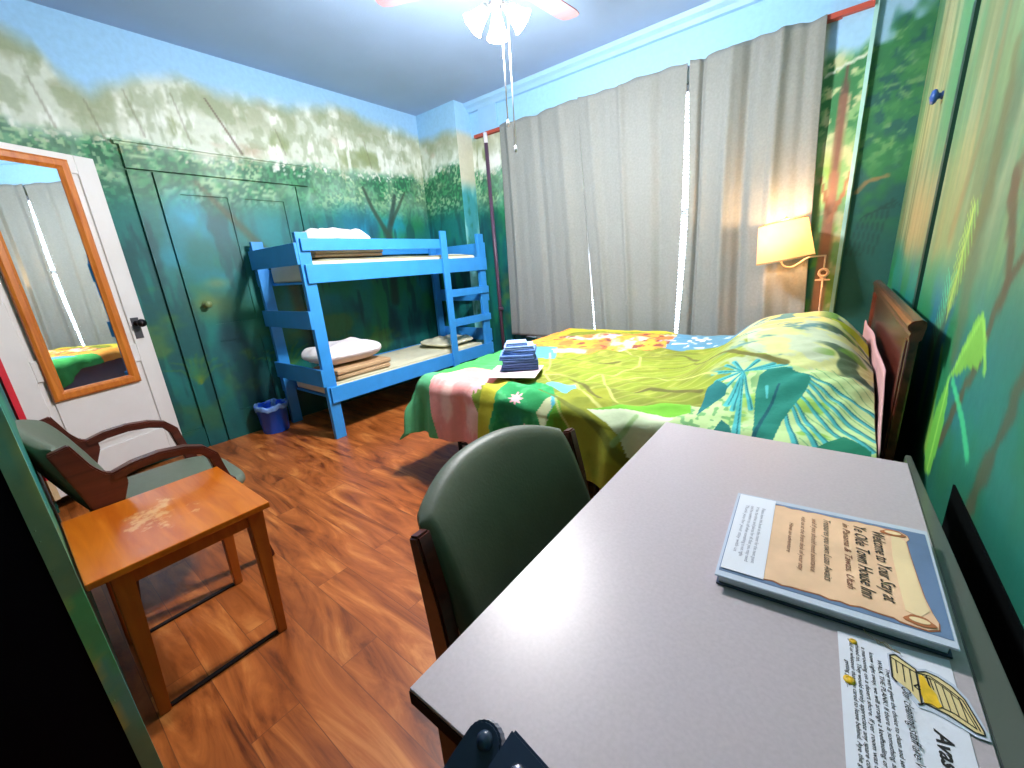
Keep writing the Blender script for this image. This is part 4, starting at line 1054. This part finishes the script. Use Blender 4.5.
# ------------------------------------------------------------------ ceiling fan with light kit
FC = Vector((-1.5,1.97,0))
fan = thing('ceiling_fan', 'ceiling fan with three glowing bell glass shades and two pull chains', 'ceiling fan', (FC.x,FC.y,ZC))
b = B(); b.lathe([(.0001,ZC),(.07,ZC),(.065,ZC-.04),(.03,ZC-.06),(.012,ZC-.065),(.012,2.83)], FC, n=24); b.make('canopy', M_fanwhite, fan)
b = B(); b.lathe([(.0001,2.84),(.05,2.84),(.10,2.80),(.11,2.75),(.105,2.70),(.06,2.67),(.06,2.62),(.035,2.59),(.03,2.56),(.0001,2.55)], FC, n=32); b.make('motor', M_fanwhite, fan)
for k in range(3):
    a = math.radians(84+120*k); d = Vector((math.cos(a),math.sin(a),0)); s_ = Vector((-d.y,d.x,.12))
    b = B(); pts = []
    for t,w in ((.17,.05),(.22,.058),(.45,.068),(.60,.07),(.645,.058),(.66,.03)): pts.append((t,w))
    top = [FC+d*t+s_*w+Vector((0,0,2.70)) for t,w in pts]; bot = [FC+d*t-s_*w+Vector((0,0,2.70)) for t,w in reversed(pts)]
    b.prism(top+bot, (0,0,.007)); blade_ = b.make('blade', M_blade, fan)
    b = B(); b.bar(FC+d*.09+Vector((0,0,2.71)), FC+d*.21+Vector((0,0,2.712)), .03,.006); b.make('blade_bracket', M_fanwhite, blade_)
tips = []
for k, ang in enumerate((219, 39, 129)):
    a = math.radians(ang); d = Vector((math.cos(a),math.sin(a),0)); ax = (d*.75+Vector((0,0,-.66))).normalized()
    base = FC+Vector((0,0,2.545))+d*.05
    b = B(); b.tube([FC+Vector((0,0,2.575))+d*.01, base], .012, 8); b.lathe([(.0001,-.01),(.022,-.01),(.024,.012),(.02,.014)], base, ax, 16); la = b.make('light_arm', M_fanwhite, fan)
    b = B(); b.lathe([(.019,.005),(.026,.016),(.033,.04),(.041,.068),(.050,.09),(.060,.106),(.058,.107),(.048,.091),(.039,.068),(.031,.04),(.023,.016)], base, ax, 28); b.make('glass_shade', M_bulb, la)
    tips.append(base+ax*.10)
for (dx,dy,z0_,z1_) in ((.02,.0,2.56,2.045),(.055,.045,2.56,1.93)):
    b = B(); x, y = FC.x+dx*.78-.62*dy, FC.y+dx*.62+.78*dy
    b.tube([(x,y,z0_),(x,y,z1_)], .0035, 6); b.lathe([(.0001,0),(.007,.004),(.008,.02),(.004,.035),(.0001,.038)], (x,y,z1_-.03), n=10); b.make('pull_chain', M_chain, fan)

# ------------------------------------------------------------------ desk
dk = thing('desk', 'grey-taupe laminate desk with dark wood edge against the right wall', 'desk', (-.1,.78,0))
DZ_ = .745; DXA, DXB, DYA, DYB = -.402, .205, .224, 1.338
b = B(); b.box((DXA,DYA,DZ_-.006),(DXB,DYB,DZ_),.001,seg=1); b.make('desktop', M_desk, dk)
b = B(); b.box((DXA-.001,DYA-.001,DZ_-.029),(DXB,DYB+.001,DZ_-.0065)); b.make('edge_band', M_edge, dk)
b = B(); b.prism([(DXB+.001,DYA,.70),(.250,DYA,.70),(.243,.60,.70),(.218,DYB+.06,.70),(DXB+.001,DYB+.06,.70)], (0,0,.043), .002); b.make('back_ledge', M_ledge, dk)
for x in (DXA+.04, DXB-.03):
    for y in (DYA+.04, DYB-.04): b = B(); b.box((x-.02,y-.02,0),(x+.02,y+.02,DZ_-.035),.003); b.make('leg', M_steel, dk)
b = B(); b.box((DXA+.03,DYA+.03,DZ_-.10),(DXA+.045,DYB-.03,DZ_-.035)); b.box((DXB-.045,DYA+.03,.35),(DXB-.03,DYB-.03,DZ_-.035)); b.make('apron', M_edge, dk)

# ------------------------------------------------------------------ things on the desk
def text(body, size, pos, name, m, parent, shear=0.0, width=None, rot=0.0, bold=0.0):
    """lettering lying on the desk: reads towards -Y, its tops towards +X"""
    cu = bpy.data.curves.new(name, 'FONT'); cu.body = body; cu.size = size; cu.shear = shear; cu.offset = bold
    cu.resolution_u = 2; cu.extrude = 0
    o = bpy.data.objects.new(name, cu); C.objects.link(o); bpy.context.view_layer.update()
    dg = bpy.context.evaluated_depsgraph_get()
    me = bpy.data.meshes.new_from_object(o.evaluated_get(dg)); bpy.data.objects.remove(o)
    xs_ = [v.co.x for v in me.vertices]; wd = max(xs_)-min(xs_)
    k = 1.0 if width is None else width/wd
    R = Matrix.Rotation(-PI/2+rot, 3, 'Z'); pos = Vector(pos)
    off = ORG[parent.name]
    for v in me.vertices: v.co = R @ Vector((v.co.x*k, v.co.y, 0)) + pos - off
    me.materials.clear(); me.materials.append(m)
    o = bpy.data.objects.new(name, me); C.objects.link(o); o.parent = parent; ORG[o.name] = off
    return o
def sheet(poly, z, name, m, parent, h=.0004):
    b = B(); b.prism([(x,y,z) for x,y in poly], (0,0,h)); return b.make(name, m, parent)

bi = thing('welcome_binder', 'white clear-sleeved binder with a scroll welcome page on the desk', 'binder', (.04,.81,DZ_))
BM = [(-.116,.943),(.195,.972),(.193,.674),(-.103,.648)]   # corners seen from above
def bp(s, t):   # s along page height (0 bottom .. 1 top), t across (0 left .. 1 right)
    a = Vector(BM[0]).lerp(Vector(BM[1]), s); c = Vector(BM[3]).lerp(Vector(BM[2]), s); r = a.lerp(c, t); return (r.x, r.y)
def brect(s0,s1,t0,t1): return [bp(s0,t0),bp(s1,t0),bp(s1,t1),bp(s0,t1)]
b = B(); b.prism([(x,y,DZ_+.001) for x,y in brect(0.01,.985,.01,.99)], (0,0,.003)); b.make('back_cover', M_black, bi)
b = B(); b.prism([(x,y,DZ_+.0042) for x,y in brect(0.02,.97,.02,.975)], (0,0,.014)); b.make('page_block', M_paper, bi)
b = B(); b.prism([(x,y,DZ_+.0184) for x,y in brect(0,1,0,1)], (0,0,.003), .001); b.make('front_cover', M_vinyl, bi)
zz = DZ_+.0216
cp = sheet(brect(.015,.985,.05,.95), zz, 'cover_page', M_slate, bi)
scroll = []
def wob(k): return .006*math.sin(k*2.7)+.004*math.sin(k*5.1)
for k in range(15): scroll.append(bp(.20+.60*k/14, .085+wob(k)))
scroll += [bp(.83,.085),bp(.87,.09),bp(.90,.12),bp(.905,.16),bp(.89,.19),bp(.895,.35),bp(.905,.55),bp(.915,.7),bp(.93,.80),bp(.945,.86),bp(.94,.91),bp(.90,.935),bp(.85,.935),bp(.80,.93)]
for k in range(15): scroll.append(bp(.78-.58*k/14, .925+wob(k+20)-.01))
dk_ = [(x,y) for x,y in scroll]
cx = sum(p[0] for p in scroll)/len(scroll); cy = sum(p[1] for p in scroll)/len(scroll)
sheet([(cx+(x-cx)*1.012, cy+(y-cy)*1.018) for x,y in scroll], zz+.0005, 'scroll_edge', M_parchD, cp)
sheet(scroll, zz+.001, 'scroll', M_parch, cp)
sheet([bp(.825,.16),bp(.85,.14),bp(.885,.19),bp(.89,.35),bp(.90,.55),bp(.91,.7),bp(.92,.80),bp(.88,.86),bp(.83,.84),bp(.82,.6),bp(.815,.4)], zz+.0016, 'scroll_roll', M_parchL, cp)
for s0,t0 in ((.835,.125),(.875,.89)):
    pts = []
    for k in range(20):
        t = 2*PI*k/20; pts.append(bp(s0+.055*math.cos(t)*(1+.2*math.sin(3*t)), t0+.035*math.sin(t)))
    sheet(pts, zz+.0021, 'scroll_curl', M_parchD, cp)
    sheet([bp(s0+.038*math.cos(2*PI*k/16), t0+.018*math.sin(2*PI*k/16)) for k in range(16)], zz+.0025, 'scroll_curl_centre', M_parchL, cp)
sheet(brect(.02,.235,.03,.93), zz+.0018, 'note_slip', M_paper, cp)
zt_ = zz+.0024
def btext(body, s, t, size, width, m=M_ink, shear=.35, bold=0): 
    x, y = bp(s, t); return text(body, size, (x,y,zt_), 'lettering', m, cp, shear, width, rot=.03, bold=bold*.3)
btext('Welcome to Your Stay at', .735, .14, .026, .195, bold=.0004)
btext('Ye Olde Town House Inn', .65, .12, .027, .205, bold=.0004)
btext('in Panama & Tawas, Utah', .595, .13, .015, .195, M_inkred)
btext('Treasures you own Luau Awaits', .50, .13, .016, .19, M_ink)
btext('and if you should need assistance', .44, .16, .012, .17, M_inkred)
btext('visit us at the front desk of your stay', .385, .16, .011, .175, M_inkred)
btext('Have an adventure', .325, .27, .010, .10, M_inkred)
for k,(w,ln_) in enumerate(((.19,'Please leave this book in the room for the next guest'),(.19,'It has the times and places for all that you may need'),(.18,'and the numbers to call when something is not right'),(.17,'Thank you for your stay with us'))):
    btext(ln_, .165-.032*k, .17, .0085, w, M_inkgrey, 0)

nt_ = thing('notice_sheet', 'white notice about the cleaning staff with a treasure chest picture, on the desk', 'notice', (.12,.52,DZ_))
zn = DZ_+.0008
sheet([(.066,.648),(.185,.672),(.187,.30),(.080,.30)], zn, 'sheet', M_paper, nt_)
zl = zn+.0008
TL_ = [('They were given the choice to clean and serve our guests or',.1165,.612,.0068,0.184),
       ('WALK THE PLANK! If there is something amiss, let us',.1085,.622,.0068,0.184),
       ('know right away, we will arrange a keelhauling or possibly',.1005,.630,.0068,0.190),
       ('a marooning on a desert shore. If yer room was tidy &',.0925,.634,.0068,0.190),
       ('shined to, They would surely appreciate any spare coin or',.0855,.636,.0068,0.194),
       ('gold or whatever that you cared to leave behind. Aye the golden',.0790,.640,.0068,0.204),
       ('getting going...',.0745,.598,.0068,0.045)]
for bd,x,y,sz,w in TL_: text(bd, sz, (x,y,zl), 'lettering', M_ink, nt_, .15, w, rot=.035, bold=.00005)
text('Our cleaning staff are VOLUNTEERS', .0125, (.130,.592,zl+.002), 'lettering', M_ink, nt_, .3, .165, rot=.03, bold=.0001)
text('Avast!', .021, (.155,.548,zl), 'lettering', M_ink, nt_, .2, .06, rot=.03, bold=.0006)
# treasure chest cut-out (lies partly beyond the sheet)
def px(x, y):   # traced outline, in desk coordinates
    return (x, y)
CH = {'body':[(.1225,.638),(.128,.643),(.1475,.627),(.150,.623),(.150,.573),(.1455,.573),(.124,.600)],
      'lid':[(.150,.625),(.158,.634),(.168,.633),(.180,.626),(.189,.612),(.199,.575),(.199,.568),(.192,.566),(.168,.574),(.151,.578)]}
b = B()
cc = thing('treasure_chest_cutout', 'laminated picture of an open treasure chest on the notice sheet', 'picture cutout', (.16,.60,zn))
base = [(.120,.640),(.127,.647),(.150,.633),(.158,.638),(.170,.637),(.183,.630),(.193,.614),(.2025,.573),(.2025,.564),(.192,.562),(.168,.569),(.156,.571),(.144,.569),(.131,.590),(.121,.598)]
sheet(base, zn+.0010, 'laminate', M_vinyl, cc)
def ink(pts, w=.0012, closed=True, z=zn+.0024, nm='ink_outline'):
    b = B(); q = pts+[pts[0]] if closed else pts
    for i in range(len(q)-1): b.bar((q[i][0],q[i][1],z),(q[i+1][0],q[i+1][1],z), w, .0003)
    return b
body = [(.1225,.600),(.1225,.636),(.128,.641),(.1475,.628),(.1475,.575),(.145,.573)]
sheet([(.1225,.600),(.1225,.637),(.128,.642),(.1475,.629),(.1475,.575),(.138,.590)], zn+.0015, 'chest_body', M_wood_print, cc)
sheet([(.1485,.626),(.157,.632),(.168,.631),(.180,.624),(.189,.611),(.1985,.574),(.1985,.568),(.191,.567),(.170,.576),(.150,.579)], zn+.0015, 'chest_lid', M_wood_print, cc)
b = B()
def inkl(pts, w=.0012, closed=False):
    q = pts+[pts[0]] if closed else pts
    for i in range(len(q)-1): b.bar((q[i][0],q[i][1],zn+.0024),(q[i+1][0],q[i+1][1],zn+.0024), w, .0003)
inkl([(.1265,.594),(.1225,.600),(.1225,.637),(.128,.642),(.1475,.629),(.1475,.575),(.144,.573)],.0018)
inkl([(.1225,.635),(.128,.632),(.1475,.623)]); inkl([(.128,.632),(.128,.610)],.0009); inkl([(.1345,.629),(.1345,.600)],.0009); inkl([(.141,.626),(.141,.590)],.0009)
inkl([(.1485,.626),(.157,.632),(.168,.631),(.180,.624),(.189,.611),(.1985,.574),(.1985,.568),(.191,.567),(.170,.576),(.150,.579)],.0014)
inkl([(.1485,.624),(.160,.627),(.172,.620),(.187,.608)]); inkl([(.150,.621),(.162,.623),(.172,.617),(.184,.606)],.0008)
inkl([(.187,.608),(.1955,.572)]); inkl([(.184,.606),(.193,.573)],.0008); inkl([(.165,.583),(.176,.582),(.193,.573)]); inkl([(.165,.583),(.160,.600),(.157,.626)],.0008)
for k in range(4): x=.164+k*.0065; inkl([(x,.620-.003*k),(x+.003,.584-.002*k)],.0008)
for k in range(3): x=.1575+k*.003; inkl([(x-.004,.624),(x-.002,.606)],.001)
inkl([(.150,.579),(.1475,.575)]); inkl([(.143,.600),(.147,.604),(.151,.600),(.147,.596),(.143,.600)],.0014)
b.make('ink_outline', M_ink, cc)
sheet([(.1495,.622),(.154,.622),(.158,.608),(.163,.600),(.164,.590),(.166,.584),(.162,.579),(.156,.581),(.1505,.579),(.1485,.590),(.149,.605)], zn+.0026, 'gold_pile', M_gold, cc)
def coin(x, y, r, lb, rot=0):
    c = thing('gold_coin_sticker', lb, 'sticker', (x,y,zn+.001), 'gold stickers on the notice sheet')
    b = B(); b.lathe([(.0001,.0004),(r,.0004),(r,.0016),(.0001,.0018)], (x,y,zn), n=20); b.make('disc', M_gold, c)
    b = B(); b.lathe([(r*.55,.0018),(r*.62,.0024),(r*.7,.0018)], (x,y,zn), n=20); b.make('rim', M_gold, c)
coin(.0785,.566,.0065,'gold coin sticker on the left edge of the notice sheet')
coin(.0835,.638,.0045,'small gold sticker above the top lines of the notice sheet')
b = B()
pts = [(.096,.668),(.098,.660),(.106,.655),(.116,.654),(.124,.650),(.130,.652),(.134,.648),(.128,.645),(.122,.651),(.118,.657),(.112,.652),(.108,.659)]
sm = []
for i in range(len(pts)-1):
    for k in range(3):
        t=k/3.; sm.append((pts[i][0]*(1-t)+pts[i+1][0]*t, pts[i][1]*(1-t)+pts[i+1][1]*t, DZ_+.004+.002*math.sin(i+t)))
b.tube(sm, .0006, 6); tag(b.make('twine', mat('dull_gold_twine',(150,130,90),.5)), 'thin loop of twine between the binder and the notice sheet', 'twine')

# ------------------------------------------------------------------ folding rack poking up at the bottom of the picture
fr = thing('folding_rack', 'black folding rack whose riveted bar ends rise by the desk corner', 'luggage rack', (-.30,.10,0))
def slab(ctr, tip_dir, nrm_, w, L, th, rounded):
    """flat bar: broad face along nrm_; tip at ctr, running back along -tip_dir"""
    tip_dir = Vector(tip_dir).normalized(); up = Vector(nrm_); up = (up-tip_dir*up.dot(tip_dir)).normalized(); sd = tip_dir.cross(up).normalized()
    poly = []; c = Vector(ctr)
    if rounded:
        for k in range(13):
            a = -PI/2+PI*k/12; poly.append(c+tip_dir*(math.cos(a)*w*.42-w*.42)+sd*math.sin(a)*w*.42)
    else:
        poly += [c-sd*w*.5, c+sd*w*.5]
    poly += [c-tip_dir*L+sd*w*.5, c-tip_dir*L-sd*w*.5]
    b = B(); b.prism(poly, -up*th, .003); return b, up, sd, tip_dir
FN = (.16,-.22,.96)
for ctr, td, w, th, rd, nm, nr, mr_ in (((-.254,.238,.784),(.16,.66,.46),.058,.020,True,'round_end_bar',.010,M_black), ((-.184,.240,.784),(.14,.80,.36),.095,.014,False,'square_end_bar',.009,M_rivet)):
    b,up,sd,td = slab(ctr, td, FN, w, .62, th, rd); bar_ = b.make(nm, M_black, fr)
    rv = Vector(ctr)-td*(.018 if rd else .026)-sd*(.0 if rd else .018)
    b = B(); b.lathe([(nr,-.001),(nr*.97,.003),(nr*.65,.0065),(.0001,.008)], rv, up, 20); b.make('rivet', mr_, bar_)
# painted blue knob on the right wall panel
bh = B(); bh.lathe([(.0001,0),(.018,0),(.018,.004),(.012,.008),(.014,.016),(.028,.022),(.032,.03),(.026,.04),(.0001,.046)], (XR,2.98,1.92), (-1,0,0), 24)
bh.make('door_knob', M_bluehook, bpy.data.objects['wall_right'])

# ------------------------------------------------------------------ camera
cam = bpy.data.cameras.new('camera'); co_ = bpy.data.objects.new('camera', cam); C.objects.link(co_)
cam.sensor_width = 36; cam.lens = 404.17/1024*36; cam.clip_start = .02
Mw = Matrix(((0.7913610,-0.1183598,0.5997822,0),(0.6073856,0.2637517,-0.7493449,0),(-0.0695012,0.9573014,0.2806129,1.3),(0,0,0,1)))
co_.matrix_world = Mw; sc.camera = co_

# ------------------------------------------------------------------ lights
def point(loc, w, col, r=.04):
    l = bpy.data.lights.new('lamp_light','POINT'); l.energy = w; l.color = col; l.shadow_soft_size = r
    o = bpy.data.objects.new('lamp_light', l); C.objects.link(o); o.location = loc; return o
for t in tips: point(t, 60, (1.0,.975,.98), .06)
point(SC+Vector((0,0,1.425)), 10, (1.0,.62,.36), .03)
w = bpy.data.worlds.new('sky'); sc.world = w; w.use_nodes = True
bg = w.node_tree.nodes['Background']; bg.inputs['Color'].default_value = (.78,.86,1.0,1); bg.inputs['Strength'].default_value = 9.0
sc.view_settings.view_transform = 'Standard'; sc.view_settings.look = 'None'
sc.view_settings.gamma = 1; sc.view_settings.use_curve_mapping = False
sc.view_settings.exposure = 1.3
